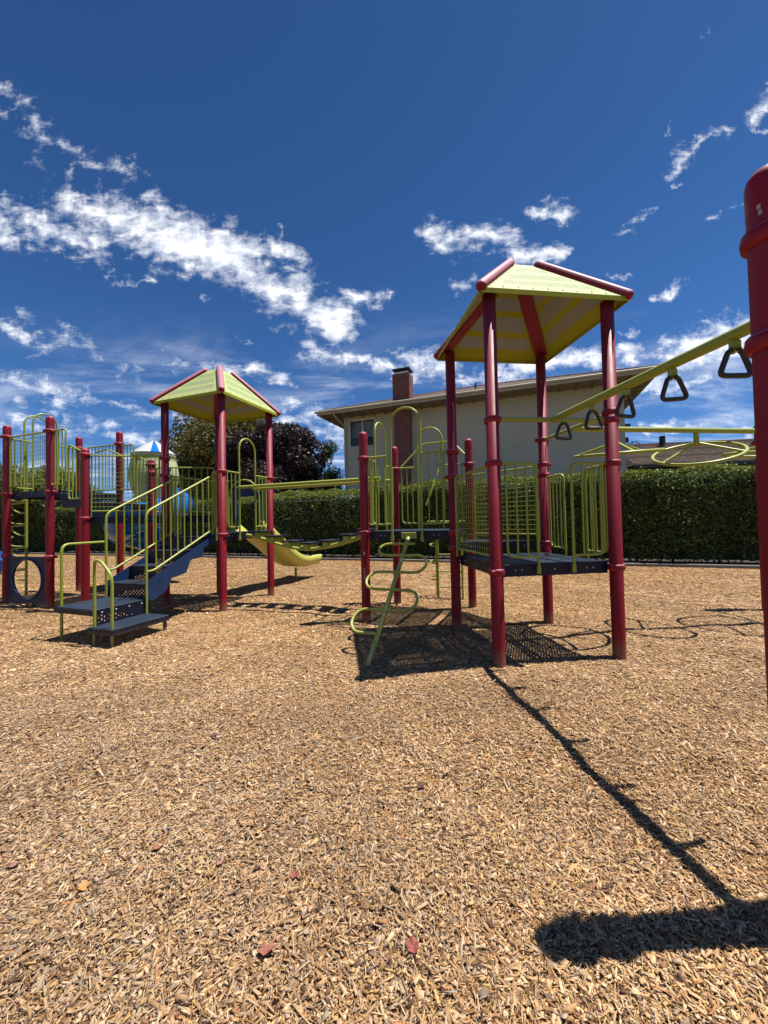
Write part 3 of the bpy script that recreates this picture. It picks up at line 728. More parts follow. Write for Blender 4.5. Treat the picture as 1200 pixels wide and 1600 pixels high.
# blue slide end beyond the left platforms
xe, ye = -12.3, 11.6
be_ = thing('blue_crawl_tube', 'low blue plastic tube lying on the chips at the far left edge', 'crawl tube', (xe, ye, 0))
MB().tube([(xe-1.5, ye+.5, .42), (xe+.2, ye, .42), (xe+.75, ye-.1, .40)], .27, 24, caps=False).build('tube', BLUEP, be_)
MB().tube([(xe+.75, ye-.1, .40), (xe+.8, ye-.11, .40)], .30, 24).build('end_ring', BLUEP, be_)
MB().lathe((xe+.81, ye-.12, .42), [(.001, .10), (.07, .07), (.1, 0)], 16, axis=Vector((.3, -1, 0))).build('bubble_window', BLUEP, be_)
for dx in (-1.0, .4): MB().box((xe+dx, ye+.1, .08), (.06, .3, .2), .2).build('foot', NAVY, be_)

# snake climber in front of the middle platform
top = Vector((.31, 4.96, 1.13)); bot = Vector((-.185, 3.66, -.03)); eL = Vector(((V2(C_)-V2(P1)).normalized().x, (V2(C_)-V2(P1)).normalized().y, 0))
sn = thing('snake_climber', 'leaning lime pole with a winding snake rail in front of the middle platform', 'climber', at(bot, 0))
MB().tube([bot, top], .026, 14).build('pole', YEL, sn)
MB().box(top+Vector((0, 0, .03))+Vector((-.342, -.94, 0))*-.02, (.20, .02, .085), math.atan2(eL.y, eL.x), bev=.006).build('mounting_plate', YEL, sn)
def onp(z, w):
    f = (z-bot.z)/(top.z-bot.z); return bot.lerp(top, f)+eL*w+Vector((-.342, -.94, 0))*.035
zz = [1.06, .93, .75, .58, .40, .21]
pts = [onp(zz[0], .12), onp(zz[0], -.10)]
for k in range(5):
    sg = -1 if k % 2 == 0 else 1; z0, z1 = zz[k], zz[k+1]; r_ = (z0-z1)/2; zm = (z0+z1)/2; ext = (.33, .33, .34, .33, .33)[k]
    for j in range(11):
        th = math.pi*j/10; pts.append(onp(zm+r_*math.cos(th), sg*(ext-.13+.13*math.sin(th)*1.0)))
pts.append(onp(zz[5], 0))
MB().tube(pts, .0165, 12).build('snake_rail', YEL, sn)

# rear climber
eb = (V2(P3)-V2(P2)).normalized(); nbk = Vector((-eb.y, eb.x)); pm = (V2(P2)+V2(P3))/2
rc = thing('rung_ladder', 'lime rung ladder with side loops behind the middle platform', 'ladder', at(pm+nbk*.55, 0))
la, lb = pm+nbk*.56-eb*.06, pm+nbk*.56+eb*.36
la2 = la+nbk*.12-eb*.05
for p in (la, lb, la2): MB().tube([at(p, -.05), at(p, 1.15)], .018, 10).build('leg', YEL, rc)
for z in (.20, .47, .76, 1.12): MB().tube([at(la, z), at(lb, z)], .013, 10).build('rung', YEL, rc)
for z in (.32, .60, .90):
    MB().tube(fillet([at(la, z), at(la-eb*.10-nbk*.04, z+.01), at(la2-eb*.12, z+.03), at(la2, z+.05)], .05), .013, 8).build('side_loop', YEL, rc)
hp = [at(pm+nbk*.12-eb*.60, 2.2), at(pm+nbk*.35-eb*.22, 2.66), at(pm+nbk*.35+eb*.28, 2.66), at(pm+nbk*.12+eb*.62, 2.28)]
MB().tube(fillet(hp, .06), .016, 10).build('hood_rail', YEL, rc)
hp = [at(pm+nbk*.05-eb*.1, 1.6), at(pm+nbk*.12-eb*.02, 1.85), at(pm+nbk*.35+eb*.1, 2.35), at(pm+nbk*.35+eb*.1, 2.66)]
MB().tube(fillet(hp, .08), .016, 10).build('hood_rail', YEL, rc)
MB().tube([at(pm+nbk*.1-eb*.1, 1.33), at(pm+nbk*.1+eb*.5, 1.33)], .016, 10).build('hood_rail', YEL, rc)

# ring beam toward the camera
KN = 2.295
N1 = V2(A_)-E2*KN; N2 = N1+E1*1.21
ob = thing('overhead_ring_beam', 'overhead lime beam with hanging black triangle grips running toward the right foreground post', 'monkey bars', at(N1, 0))
post(ob, N1, 2.53, (2.29, 1.93), angs=(R(60), R(40))); post(ob, N2, 2.62, (2.29, 1.94))
m0 = (V2(A_)+V2(B_))/2; m1_ = (N1+N2)/2; ZB = 2.29
for z, a in ((2.33+.05, 200), (2.31+.05, 203), (1.62, 215), (1.10, 222)):
    n_ = Vector((math.cos(R(a)), math.sin(R(a)))); MB().box(at(N1+n_*(PR+.0008), z), (.010, .0016, .016), R(a)+math.pi/2).build('scratch', STICK, ob)
MB().tube([at(V2(A_)+E1*.08, ZB), at(V2(B_)-E1*.08, ZB)], .024, 14).build('cross_bar', YEL, ob)
MB().tube([at(N1+E1*.08, ZB), at(N2-E1*.08, ZB)], .024, 14).build('cross_bar', YEL, ob)
MB().tube([at(m0, ZB), at(m1_, ZB)], .032, 16).build('beam', YEL, ob)
def grip_mesh():
    b = MB(); w, h = .082, .140
    b.tube(fillet([(-.03, 0, -.055), (.03, 0, -.055), (w, 0, -.055-h), (-w, 0, -.055-h)], .035, 4, closed=True), .0138, 10, closed=True)
    return b
g0_ = None
bdir = (m1_-m0).normalized(); gang = math.atan2(E1.y, E1.x)
for k in range(6):
    p = m0+bdir*(.18+.373*k)
    rot = gang+random.uniform(-.12, .12)+(0, .1, .05, -.15, -.3, 0)[k]
    if g0_ is None:
        g = grip_mesh().build('triangle_grip', BLACKR, ob, loc=(0, 0, 0)); hk = MB().box((0, 0, -.028), (.05, .03, .05), bev=.008); hk.lathe((0, -.02, -.055), [(.018, 0), (.018, .04)], 10, axis=Vector((0, 1, 0))); hg = hk.build('grip_hanger', YEL, g, loc=(0, 0, 0)); g0_ = (g, hg)
    else:
        g = g0_[0].copy(); COL.objects.link(g); hg = g0_[1].copy(); COL.objects.link(hg); hg.parent = g
    g.location = at(p, ZB-.025)-Vector(ob.location); g.rotation_euler = (R((2, -3, 4, 1, -2, 3)[k]), R((3, -2, 2, -3, 2, 0)[k]), rot)

# wheel track to the right
Wm = (V2(B_)+V2(D_))/2; WL = 3.27; Fm = Wm+E1*WL; F1 = Fm+E2*.605; F2 = Fm-E2*.605; ZW = 2.36
wt = thing('overhead_wheel_track', 'overhead lime beam with spinning wheels running to a post behind the foreground post', 'overhead climber', at(Fm, 0))
post(wt, F1, 2.62, (2.36, 1.9)); post(wt, F2, 2.62, (2.36, 1.9))
MB().tube([at(V2(B_)+E2*.08, ZW), at(V2(D_)-E2*.08, ZW)], .024, 14).build('cross_bar', YEL, wt)
MB().tube([at(F2+E2*.08, ZW), at(F1-E2*.08, ZW)], .024, 14).build('cross_bar', YEL, wt)
MB().tube([at(Wm, ZW), at(Fm, ZW)], .032, 16).build('beam', YEL, wt)
def wheel(dist, tiltv, spin):
    p = Wm+E1*dist; nz = Vector(tiltv).normalized(); hub = at(p, ZW-.13)
    q = Vector((0, 0, 1)).rotation_difference(nz); Rg = .44; drop = .15
    cpos = hub-nz*drop
    ring = [cpos+q @ Vector((Rg*math.cos(2*math.pi*k/48), Rg*math.sin(2*math.pi*k/48), 0)) for k in range(48)]
    w = MB().tube(ring, .0195, 12, closed=True).build('wheel', YEL, wt)
    b = MB()
    for k in range(3):
        a = spin+2*math.pi*k/3; b.tube([hub-nz*.02, cpos+q @ Vector((Rg*math.cos(a), Rg*math.sin(a), 0))], .017, 10)
    b.build('spoke', YEL, w)
    MB().tube([at(p, ZW-.02), hub, hub-nz*.06], .028, 12).build('hub', YEL, w)
wheel(.55, (-.06, -.125, 1), .35); wheel(1.60, (-.27, -.33, 1), 1.1); wheel(2.66, (.04, -.1, 1), .2)

# ------------------------------------------------------------------ ground, kerb, hedge
KO = Vector((-.04, 12.97)); KD = Vector((math.cos(R(-21.5)), math.sin(R(-21.5)))); KN_ = Vector((-KD.y, KD.x))
def hz(x, y):
    return .009*np.sin(x*7.3+2*np.sin(y*3.1))*np.sin(y*8.1+1.5*np.sin(x*2.7))+.018*np.sin(x*.9+1.3)*np.cos(y*.8)+.012*np.sin(x*2.3+y*1.7)+.007*np.sin(x*5.1-y*4.3+1)
def npmesh(name, verts, faces_n, nper, mat, cols=None, smooth=False):
    me = bpy.data.meshes.new(name); nv = len(verts); nf = faces_n.shape[0]
    me.vertices.add(nv); me.vertices.foreach_set('co', np.ascontiguousarray(verts, dtype=np.float32).ravel())
    me.loops.add(nf*nper); me.loops.foreach_set('vertex_index', faces_n.astype(np.int32).ravel())
    me.polygons.add(nf); me.polygons.foreach_set('loop_start', np.arange(0, nf*nper, nper, dtype=np.int32))
    try: me.polygons.foreach_set('loop_total', np.full(nf, nper, dtype=np.int32))
    except Exception: pass
    if cols is not None:
        at_ = me.attributes.new('tint', 'FLOAT_COLOR', 'POINT'); c4 = np.ones((nv, 4), dtype=np.float32); c4[:, :3] = cols; at_.data.foreach_set('color', c4.ravel())
    me.materials.append(mat); me.update(calc_edges=True)
    if smooth: me.polygons.foreach_set('use_smooth', np.ones(nf, dtype=bool))
    return me
def npobj(name, me, parent=None):
    o = bpy.data.objects.new(name, me); COL.objects.link(o)
    if parent is not None: o.parent = parent
    return o
ns, nt = 420, 140
s_ = np.linspace(-34, 30, ns); t_ = np.concatenate([np.linspace(-22, -14, 10), np.linspace(-13.9, 0, nt-10)])
SS, TT = np.meshgrid(s_, t_)
X = KO.x+SS*KD.x+TT*KN_.x; Y = KO.y+SS*KD.y+TT*KN_.y
Z = hz(X, Y)*np.clip(-TT/.5, 0, 1)
v = np.stack([X.ravel(), Y.ravel(), Z.ravel()], 1)
i0 = (np.arange(nt-1)[:, None]*ns+np.arange(ns-1)[None]).ravel(); f = np.stack([i0, i0+1, i0+ns+1, i0+ns], 1)
g = npobj('playground_surface', npmesh('playground_surface', v, f, 4, GROUNDM, smooth=True)); tag(g, kind='structure')
g = MB().add([(-900, -400, -.06), (900, -400, -.06), (900, 1500, -.06), (-900, 1500, -.06)], [(0, 1, 2, 3)]).build('ground', GRASS); tag(g, kind='structure')
def strip(t0, t1, z, s0=-34, s1=30):
    return [(KO.x+KD.x*a+KN_.x*b_, KO.y+KD.y*a+KN_.y*b_, z) for a, b_ in ((s0, t0), (s1, t0), (s1, t1), (s0, t1))]
b = MB(); b.add(strip(.1, 3.4, -.02), [(0, 1, 2, 3)]); tag(b.build('planting_bed', SOIL), kind='structure')
b = MB(); b.add(strip(2.75, 3.9, -.012), [(0, 1, 2, 3)]); tag(b.build('path', PATHM), kind='structure')
b = MB(); kz = KO+KD*-2+KN_*.06; b.box(at(kz, .0), (64, .13, .16), R(-21.5), bev=.012); tag(b.build('kerb', CONC), kind='structure')

PAL = np.array([(.60, .44, .28), (.74, .60, .43), (.46, .32, .19), (.28, .175, .105), (.34, .29, .25), (.52, .45, .38), (.64, .47, .22), (.50, .27, .13), (.11, .075, .055)])
PW = np.array([.24, .17, .19, .12, .08, .09, .04, .025, .075]); PW /= PW.sum()
def chip_colors(n, x, y):
    k = RNG.choice(len(PAL), n, p=PW); c = PAL[k]*(1+RNG.normal(0, .10, (n, 1))); c = c*.95+np.array([.50, .37, .23])*.03
    g_ = np.sin(x*.7+1.1*np.sin(y*.5))+np.sin(y*.9-x*.4+2); g_ = g_/2+RNG.normal(0, .5, n)
    damp = (1+.10*np.sin(x*2.9+2*np.sin(y*1.3))*np.sin(y*3.3+1.7*np.sin(x*1.1))+.06*np.sin(x*.8-y*.6))[:, None]
    warm = np.array([1.06, .97, .82]); cool = np.array([.90, .92, .98]); w_ = np.clip(.42+.42*g_+.12*np.clip(y-3, -1.5, 2.2)+.05, 0, 1)[:, None]
    return np.clip(c*(warm*w_+cool*(1-w_))*np.array([1.235, 1.085, .915])*.70*damp, .008, .66)
def chips(dens, y0, y1, lm, wm, solid, fl=1.0):
    xm = 1.12*y1+.4; n = int(dens*2*xm*(y1-y0)); x = RNG.uniform(-xm, xm, n); y = RNG.uniform(y0, y1, n)
    keep = np.abs(x) < 1.12*y+.4
    t = (x-KO.x)*KN_.x+(y-KO.y)*KN_.y; keep &= t < -.12
    x, y = x[keep], y[keep]; n = len(x)
    L = lm*np.exp(RNG.normal(0, .5, n)); W = wm*np.exp(RNG.normal(0, .5, n)); L = np.minimum(L, .085); W = np.minimum(np.minimum(W, L*.75), .0125 if solid else .019); H = RNG.uniform(.0006, .0026, n)
    a = RNG.uniform(0, np.pi, n); p = RNG.normal(0, .24*fl, n); r = RNG.normal(0, .38*fl, n)
    ex = np.stack([np.cos(a)*np.cos(p), np.sin(a)*np.cos(p), np.sin(p)], 1); ey0 = np.stack([-np.sin(a), np.cos(a), 0*a], 1); ez0 = np.cross(ex, ey0)
    ey = ey0*np.cos(r)[:, None]+ez0*np.sin(r)[:, None]; ez = np.cross(ex, ey)
    z = hz(x, y)+RNG.uniform(-.002, .013*fl, n)+np.abs(np.sin(p))*L*.25
    c = np.stack([x, y, z], 1); ex *= (L/2)[:, None]; ey *= (W/2)[:, None]; ez *= (H/2)[:, None]
    tp = RNG.uniform(.1, 1, n)[:, None]; tp2 = RNG.uniform(.25, 1, n)[:, None]; bow = RNG.normal(0, .35, n)[:, None]*ey*2+RNG.normal(0, .12, n)[:, None]*ex
    T = [c-ex-ey*tp+ez, c+ex-ey*tp2+ez, c+ex+ey*tp+ez+bow, c-ex+ey*tp2+ez+bow]
    col = chip_colors(n, x, y)
    if solid:
        B = [q-2*ez for q in T]; V = np.stack(T+B, 1).reshape(-1, 3); i = np.arange(n)[:, None]*8
        F = np.concatenate([i+np.array(q)[None] for q in ((0, 1, 2, 3), (0, 4, 5, 1), (1, 5, 6, 2), (2, 6, 7, 3), (3, 7, 4, 0))]); return V, F, np.repeat(col, 8, 0)
    V = np.stack(T, 1).reshape(-1, 3); i = np.arange(n)[:, None]*4; return V, i+np.arange(4)[None], np.repeat(col, 4, 0)
parts = [chips(27000, .55, 1.9, .0180, .0056, True, 1.0), chips(13500, 1.9, 3.2, .0195, .0060, True, .95), chips(7600, 3.2, 5.4, .022, .0075, False, .6), chips(3600, 5.4, 8.5, .027, .010, False, .5), chips(1300, 8.5, 17, .034, .0145, False, .5), chips(110, .55, 5.0, .04, .011, True, .7), chips(50, .55, 6.0, .065, .005, True, .7)]
V = []; F = []; Cc = []; o_ = 0
for v, f, c in parts: V.append(v); F.append(f+o_); Cc.append(c); o_ += len(v)
g = npobj('wood_chips', npmesh('wood_chips', np.concatenate(V), np.concatenate(F), 4, CHIPM, np.concatenate(Cc))); tag(g, kind='stuff', label='loose tan and grey wood chips covering the playground', cat='wood chips')

# fallen leaves
def leaf(x, y, size, col, lab, rz):
    b = MB(); n = 14; pts = []
    for k in range(n):
        a = 2*math.pi*k/n; r = size*(.55+.45*abs(math.cos(a*2.5)))*(1 if k % 2 else .8); pts.append((r*math.cos(a), r*.8*math.sin(a), .35*r*r/size*(1+.5*math.sin(a*3))))
    vs = [(0, 0, 0)]+pts
    q = Matrix.Rotation(rz, 3, 'Z') @ Matrix.Rotation(R(14), 3, 'X')
    mt = MATS.get(col[0]) or simple(col[0], [tuple(c*.7 for c in col[1]), col[1]], 40, .7)
    z = float(hz(np.float64(x), np.float64(y)))+.017
    b.add([q @ Vector(v) for v in vs], [(0, k+1, (k+1) % n+1) for k in range(n)])
    b.add([q @ Vector(v)-Vector((0, 0, .0012)) for v in vs], [(0, (k+1) % n+1, k+1) for k in range(n)])
    o = b.build('fallen_leaf', mt); o.location = (x, y, z); tag(o, lab, 'leaf', group='fallen leaves on the wood chips')
def gpt(px, py):
    d = fw*594.7+rt*(px-600)-up*(py-800); t = -CAM_H/d.z; return d.x*t, d.y*t
RB = ('leaf_rust', (.42, .16, .10)); RD = ('leaf_red', (.38, .09, .07)); OR = ('leaf_orange', (.6, .30, .10)); PK = ('leaf_pink_brown', (.42, .20, .15)); DK = ('leaf_dark', (.12, .05, .04))
for (px, py, sz, col, lab) in ((318, 1172, .034, PK, 'pale pinkish brown leaf beside a dark curled leaf left of centre'), (334, 1155, .03, DK, 'dark curled leaf just behind a pinkish leaf left of centre'),
        (437, 1103, .028, OR, 'small orange leaf farthest back, left of the winding climber'), (657, 1230, .026, DK, 'dark red leaf alone in the middle of the chips'), (247, 1338, .032, RB, 'rust brown leaf on the left half of the chips'),
        (461, 1377, .024, RD, 'bright red leaf near a grey chip in the foreground'), (416, 1508, .036, RB, 'large rusty leaf at the bottom left of centre'), (646, 1502, .03, RD, 'reddish leaf at the bottom centre'),
        (130, 1394, .03, OR, 'orange brown leaf nearest the left edge'), (345, 1362, .024, PK, 'faint pinkish leaf left of the bright red leaf'), (22, 1352, .03, PK, 'pinkish leaf at the very left edge'), (402, 1366, .02, DK, 'small dark leaf just left of the bright red leaf')):
    x, y = gpt(px, py); leaf(x, y, sz*.95, col, lab, random.uniform(0, 6))

# foliage
def leaf_quads(P, N, size, cols, jit=.9):
    n = len(P); N = N+RNG.normal(0, jit, (n, 3)); N /= np.linalg.norm(N, axis=1)[:, None]+1e-9
    a = RNG.normal(0, 1, (n, 3)); u = np.cross(N, a); u /= np.linalg.norm(u, axis=1)[:, None]+1e-9; w = np.cross(N, u)
    s = (size*RNG.uniform(.6, 1.4, n))[:, None]
    V = np.stack([P-u*s, P-w*s*.45+N*s*.15, P+u*s, P+w*s*.45+N*s*.15], 1).reshape(-1, 3); i = np.arange(n)[:, None]*4
    return V, i+np.arange(4)[None], np.repeat(cols, 4, 0)
def foliage(name, P, N, size, c1, c2, parent, jit=.9, c3=None, f3=0):
    n = len(P); r = RNG.random((n, 1)); c1 = np.array(c1)*.82; c2 = np.array(c2)*.82; cols = c1*(1-r)+c2*r
    c3 = None if c3 is None else np.array(c3)*.82
    if c3 is not None:
        k = RNG.random(n) < f3; cols[k] = np.array(c3)*RNG.uniform(.7, 1.3, (k.sum(), 1))
    V, F, C3 = leaf_quads(P, N, size, cols, jit)
    return npobj(name, npmesh(name, V-np.array(parent.location), F, 4, LEAFM, C3), parent)
def sines(P, seed, base=1.0, oct_=4):
    r = np.random.default_rng(seed); out = np.zeros(len(P)); amp = 1; f = base
    for k in range(oct_):
        for j in range(4):
            d = r.normal(0, 1, 3); d /= np.linalg.norm(d); out += amp*np.sin(P@d*f*2*np.pi+r.uniform(0, 6.28))/2.2
        amp *= .6; f *= 1.9
    return out
HD0, HD1, HH = .55, 1.95, 2.62
def hedge(label, s0, s1, dens, seed, hh, name='hedge'):
    base = KO+KD*((s0+s1)/2)+KN_*1.25
    hg = thing(name, label, 'hedge', at(base, 0), group='hedge along the back of the playground')
    L = s1-s0
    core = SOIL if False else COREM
    b = MB(); b.box(at(KO+KD*((s0+s1)/2)+KN_*((HD0+HD1)/2), .12+(hh-.3)/2), (L-.15, HD1-HD0-.34, hh-.32), R(-21.5), bev=.1); b.build('hedge_core', core, hg)  # solid dark box filling the hedge, so nothing shows through the leaves
    def place(n, face):
        s = RNG.uniform(s0, s1, n)
        if face == 'front': t = np.full(n, HD0); z = .07+np.abs(RNG.normal(0, .05, n))+(hh-.12)*RNG.random(n)**.95; N = np.tile([-KN_.x, -KN_.y, .15], (n, 1))
        elif face == 'top': t = RNG.uniform(HD0, HD1, n); z = np.full(n, hh); N = np.tile([0, 0, 1.], (n, 1))
        else: t = RNG.uniform(HD0, HD1, n); z = .18+(hh-.2)*RNG.random(n); s = np.where(RNG.random(n) < .5, s0, s1); N = np.tile([0, 0, .3], (n, 1))
        P = np.stack([s, t, z], 1); d = sines(P, seed, .45, 4)*.12+RNG.normal(0, .035, n)
        rnd = np.clip((z-(hh-.35))/.35, 0, 1)
        if face == 'front': t = t-d+rnd**2*.16+np.clip(.5-z, 0, .5)*.3
        elif face == 'top': z = z+d*.8-np.clip(1-(t-HD0)/.3, 0, 1)**2*.12
        else: s = s+d*np.where(s < (s0+s1)/2, -1, 1)
        W = np.stack([KO.x+s*KD.x+t*KN_.x, KO.y+s*KD.y+t*KN_.y, z], 1); return W, N
    W0, _ = place(int(L*9), 'top'); sh = []
    for w in W0:
        k = RNG.integers(4, 10); hgt = RNG.uniform(.06, .24); ln = RNG.normal(0, .06, 2)
        for j in range(k): f = j/k; sh.append((w[0]+ln[0]*f+RNG.normal(0, .015), w[1]+ln[1]*f+RNG.normal(0, .015), w[2]+hgt*f))
    sh = np.array(sh); foliage('shoots', sh, RNG.normal(0, 1, sh.shape), .032, (.12, .17, .02), (.28, .33, .05), hg)
    Ps, Ns = zip(*[place(int(dens*L*hh), 'front'), place(int(dens*L*1.1*(HD1-HD0)), 'top'), place(int(dens*3.0), 'end')])
    PP = np.concatenate(Ps); NN = np.concatenate(Ns); near_top = (PP[:, 2]+RNG.normal(0, .10, len(PP))) > hh-.14
    foliage('foliage', PP[~near_top], NN[~near_top], .040, (.024, .052, .008), (.10, .16, .02), hg, .8, (.24, .30, .08), .10)
    foliage('top_foliage', PP[near_top], NN[near_top], .036, (.13, .18, .018), (.27, .31, .04), hg, .8)  # leaves near the top drawn in a brighter yellow-green
    for k in range(int(L/1.1)):
        s = s0+.5+k*1.1+random.uniform(-.2, .2); p = KO+KD*s+KN_*(1.25+random.uniform(-.15, .15)); MB().tube([at(p, -.05), at(p+Vector((random.uniform(-.08, .08), 0)), .5)], .035, 7).build('trunk', BARK, hg)
COREM = simple('hedge_core_dark', [(.006, .009, .003), (.018, .025, .008)], 12, .95)  # near-black green of the solid core box
hedge('clipped green hedge running from behind the bridge to the left edge', -33, -.6, 620, 3, 2.48)
hedge('clipped hedge behind the right tower reaching the right foreground post', -.7, 13.6, 1250, 5, 2.60)

def tree(name, label, base, height, rad, n, size, c1, c2, seed, trunk_h=1.5, c3=None, f3=0, squash=1.0, nblob=26, column=False):
    t = thing(name, label, 'tree', (*base, 0), group=None); r = np.random.default_rng(seed); bx, by = base
    b = MB(); b.tube([(bx, by, -.1), (bx+.1, by, trunk_h*.6), (bx+.05, by+.05, trunk_h+(height-trunk_h)*.5)], [.22, .17, .07], 10); tips = []
    for k in range(7):
        a = k*2.4; z0 = trunk_h+k*(height-trunk_h)*.07; q = Vector((bx+rad*.6*math.cos(a), by+rad*.6*math.sin(a), z0+(height-trunk_h)*.3)); b.tube([(bx+.05, by, z0), (Vector((bx, by, z0))+q)/2+Vector((0, 0, .2)), q], [.09, .06, .02], 7)
    b.build('trunk', BARK, t)
    cz = (height+trunk_h*.6)/2; rz_ = (height-trunk_h*.6)/2; Ps = []; Ns = []
    blobs = []
    for k in range(nblob):
        d = r.normal(0, 1, 3); d /= np.linalg.norm(d); q = r.uniform(.45, .80)
        if column: z = r.uniform(-1, 1); w = (1-(z*.5+.5)**1.5)*.7+.05; blobs.append((np.array([bx+d[0]*rad*w, by+d[1]*rad*w, cz+z*rz_*.85]), rad*(.25+.45*(1-(z*.5+.5)))))
        else: blobs.append((np.array([bx+d[0]*rad*q, by+d[1]*rad*q, cz+d[2]*rz_*q]), rad*r.uniform(.26, .42)))
    tot = sum(q**2 for _, q in blobs)
    for c, q in blobs:
        m_ = int(n*q*q/tot); d = RNG.normal(0, 1, (m_, 3)); d /= np.linalg.norm(d, axis=1)[:, None]; P = c+d*q*np.array([1, 1, .85])*(.55+.5*RNG.random((m_, 1))**.5); k = sines(P, seed+1, .9, 3)*.12
        P = P+d*k[:, None]; Ps.append(P); Ns.append(d)
    P = np.concatenate(Ps); N = np.concatenate(Ns); ok = (P[:, 2] > .3) & (P[:, 2] < height+.1)
    foliage('crown', P[ok], N[ok], size, c1, c2, t, .8, c3, f3)
    return t
tree('broadleaf_tree', 'large green tree with orange tipped leaves behind the left tower', (-10.3, 26.0), 9.3, 4.6, 90000, .10, (.04, .065, .012), (.13, .14, .025), 4, 1.6, (.28, .14, .03), .22, nblob=52)
tree('purple_plum_tree', 'dark purple leaved tree behind the hedge beside the house', (-6.35, 22.2), 7.7, 3.0, 85000, .082, (.020, .011, .013), (.052, .026, .029), 8, 1.2, (.09, .075, .03), .10, nblob=40)
tree('cypress_tree', 'narrow dull green conifer against the left corner of the house', (-3.15, 22.6), 6.7, 1.25, 26000, .06, (.04, .065, .022), (.11, .15, .05), 12, .8, column=True)
tree('broadleaf_tree', 'rounded green tree beyond the hedge seen through the far left wire railing', (-20.6, 22.5), 5.0, 2.9, 30000, .085, (.05, .07, .015), (.14, .16, .035), 15, 1.0)
tree('broadleaf_tree', 'dark green tree at the extreme left edge above the hedge', (-27.2, 25.5), 7.2, 2.7, 22000, .09, (.02, .035, .01), (.06, .08, .02), 19, 1.2)
tree('broadleaf_tree', 'green tree top rising beyond the low shingled roof', (21.2, 31), 8.3, 2.6, 20000, .1, (.05, .065, .02), (.13, .15, .05), 23, 1.5)
tree('broadleaf_tree', 'sparse brownish tree between the spiral slide and the orange tipped tree', (-17.2, 29), 6.9, 2.2, 12000, .09, (.06, .05, .02), (.13, .10, .04), 29, 1.2)
# self-sown weed in the bed
wx, wy = KO+KD*7.4+KN_*.42
wd = thing('weed', 'small leafy weed in front of the right part of the hedge', 'plant', (wx, wy, 0))
P = RNG.normal(0, 1, (150, 3))*np.array([.10, .05, .10])+np.array([wx, wy, .26]); foliage('leaves', P, RNG.normal(0, 1, (150, 3)), .03, (.10, .15, .04), (.2, .25, .09), wd)
b = MB()
for k in range(5): MB().tube([(wx, wy, -.03), (wx+random.uniform(-.15, .15), wy+random.uniform(-.1, .1), .35)], .005, 5).build('stem', BARK, wd)

# ------------------------------------------------------------------ house
HA = R(-20); HO = (-3.3, 19.3)
hs = thing('house', 'two storey beige stucco house with brown hip roof and brick chimney', 'house', (*HO, 0), HA)
LX, DY = 14.75, 11.0; ZE = 7.0; OV = 1.0; SLP = math.tan(R(20.5))
def wall_with(parent):
    b = MB(); x0, x1, y0, y1 = OV, LX-OV, OV, DY-OV; zt = ZE-.16
    wins = [(1.30, 2.74, 5.24, 6.66), (9.9, 10.9, 1.9, 2.75)]
    xs = sorted({x0, x1, *[w[0] for w in wins], *[w[1] for w in wins]}); zs = sorted({-.2, zt, *[w[2] for w in wins], *[w[3] for w in wins]})
    for i in range(len(xs)-1):
        for j in range(len(zs)-1):
            a, c, z0, z1 = xs[i], xs[i+1], zs[j], zs[j+1]
            if any(w[0] <= a and c <= w[1] and w[2] <= z0 and z1 <= w[3] for w in wins): continue
            b.add([(a, y0, z0), (c, y0, z0), (c, y0, z1), (a, y0, z1)], [(0, 1, 2, 3)])
    b.add([(x1, y0, -.2), (x1, y1, -.2), (x1, y1, zt), (x1, y0, zt)], [(0, 1, 2, 3)]); b.add([(x0, y1, -.2), (x0, y0, -.2), (x0, y0, zt), (x0, y1, zt)], [(0, 1, 2, 3)])
    b.add([(x1, y1, -.2), (x0, y1, -.2), (x0, y1, zt), (x1, y1, zt)], [(0, 1, 2, 3)])
    for w in wins:
        a, c, z0, z1 = w; d = y0+.14
        b.add([(a, y0, z0), (c, y0, z0), (c, d, z0), (a, d, z0)], [(0, 1, 2, 3)]); b.add([(a, y0, z1), (a, d, z1), (c, d, z1), (c, y0, z1)], [(0, 1, 2, 3)])
        b.add([(a, y0, z0), (a, d, z0), (a, d, z1), (a, y0, z1)], [(0, 1, 2, 3)]); b.add([(c, y0, z0), (c, y0, z1), (c, d, z1), (c, d, z0)], [(0, 1, 2, 3)])
    b.build('wall', STUCCO, parent)
    for k, (a, c, z0, z1) in enumerate(wins):
        fr = MB(); y = y0+.06; w_ = .045
        for bx in (((a+c)/2, z0+w_/2, c-a, w_), ((a+c)/2, z1-w_/2, c-a, w_)): fr.box((bx[0], y, bx[1]), (bx[2], .05, bx[3]))
        for x in (a+w_/2, c-w_/2, (a+c)/2+.02): fr.box((x, y, (z0+z1)/2), (w_, .046, z1-z0-2*w_))
        f_ = fr.build('window', WFRAME, parent)
        MB().box(((a+c)/2, y+.02, (z0+z1)/2), (c-a-.04, .008, z1-z0-.04)).build('pane', GLASS, f_)
        MB().box(((a+c)/2, y0-.02, z0-.02), (c-a+.06, .07, .05)).build('sill', TRIM, f_)
        if k == 0:
            MB().box(((a+c)/2+.35, y+.22, z1-.45), ((c-a)/2, .02, .85)).build('curtain', CURT, f_)
            MB().box(((a+c)/2-.36, y+.26, z1-.45), ((c-a)/2, .02, .85)).build('curtain', CURT, f_)
            MB().box(((a+c)/2, y+1.2, (z0+z1)/2), (3, .02, 2)).build('room_back', METALD, f_)
wall_with(hs)
b = MB(); ry = DY/2; rzt = ZE+ry*SLP
e = [(0, 0, ZE), (LX, 0, ZE), (LX, DY, ZE), (0, DY, ZE), (ry, ry, rzt), (LX-ry, ry, rzt)]
b.add(e, [(0, 1, 5, 4), (1, 2, 5), (2, 3, 4, 5), (3, 0, 4)]); rf = b.build('roof', SHING, hs)
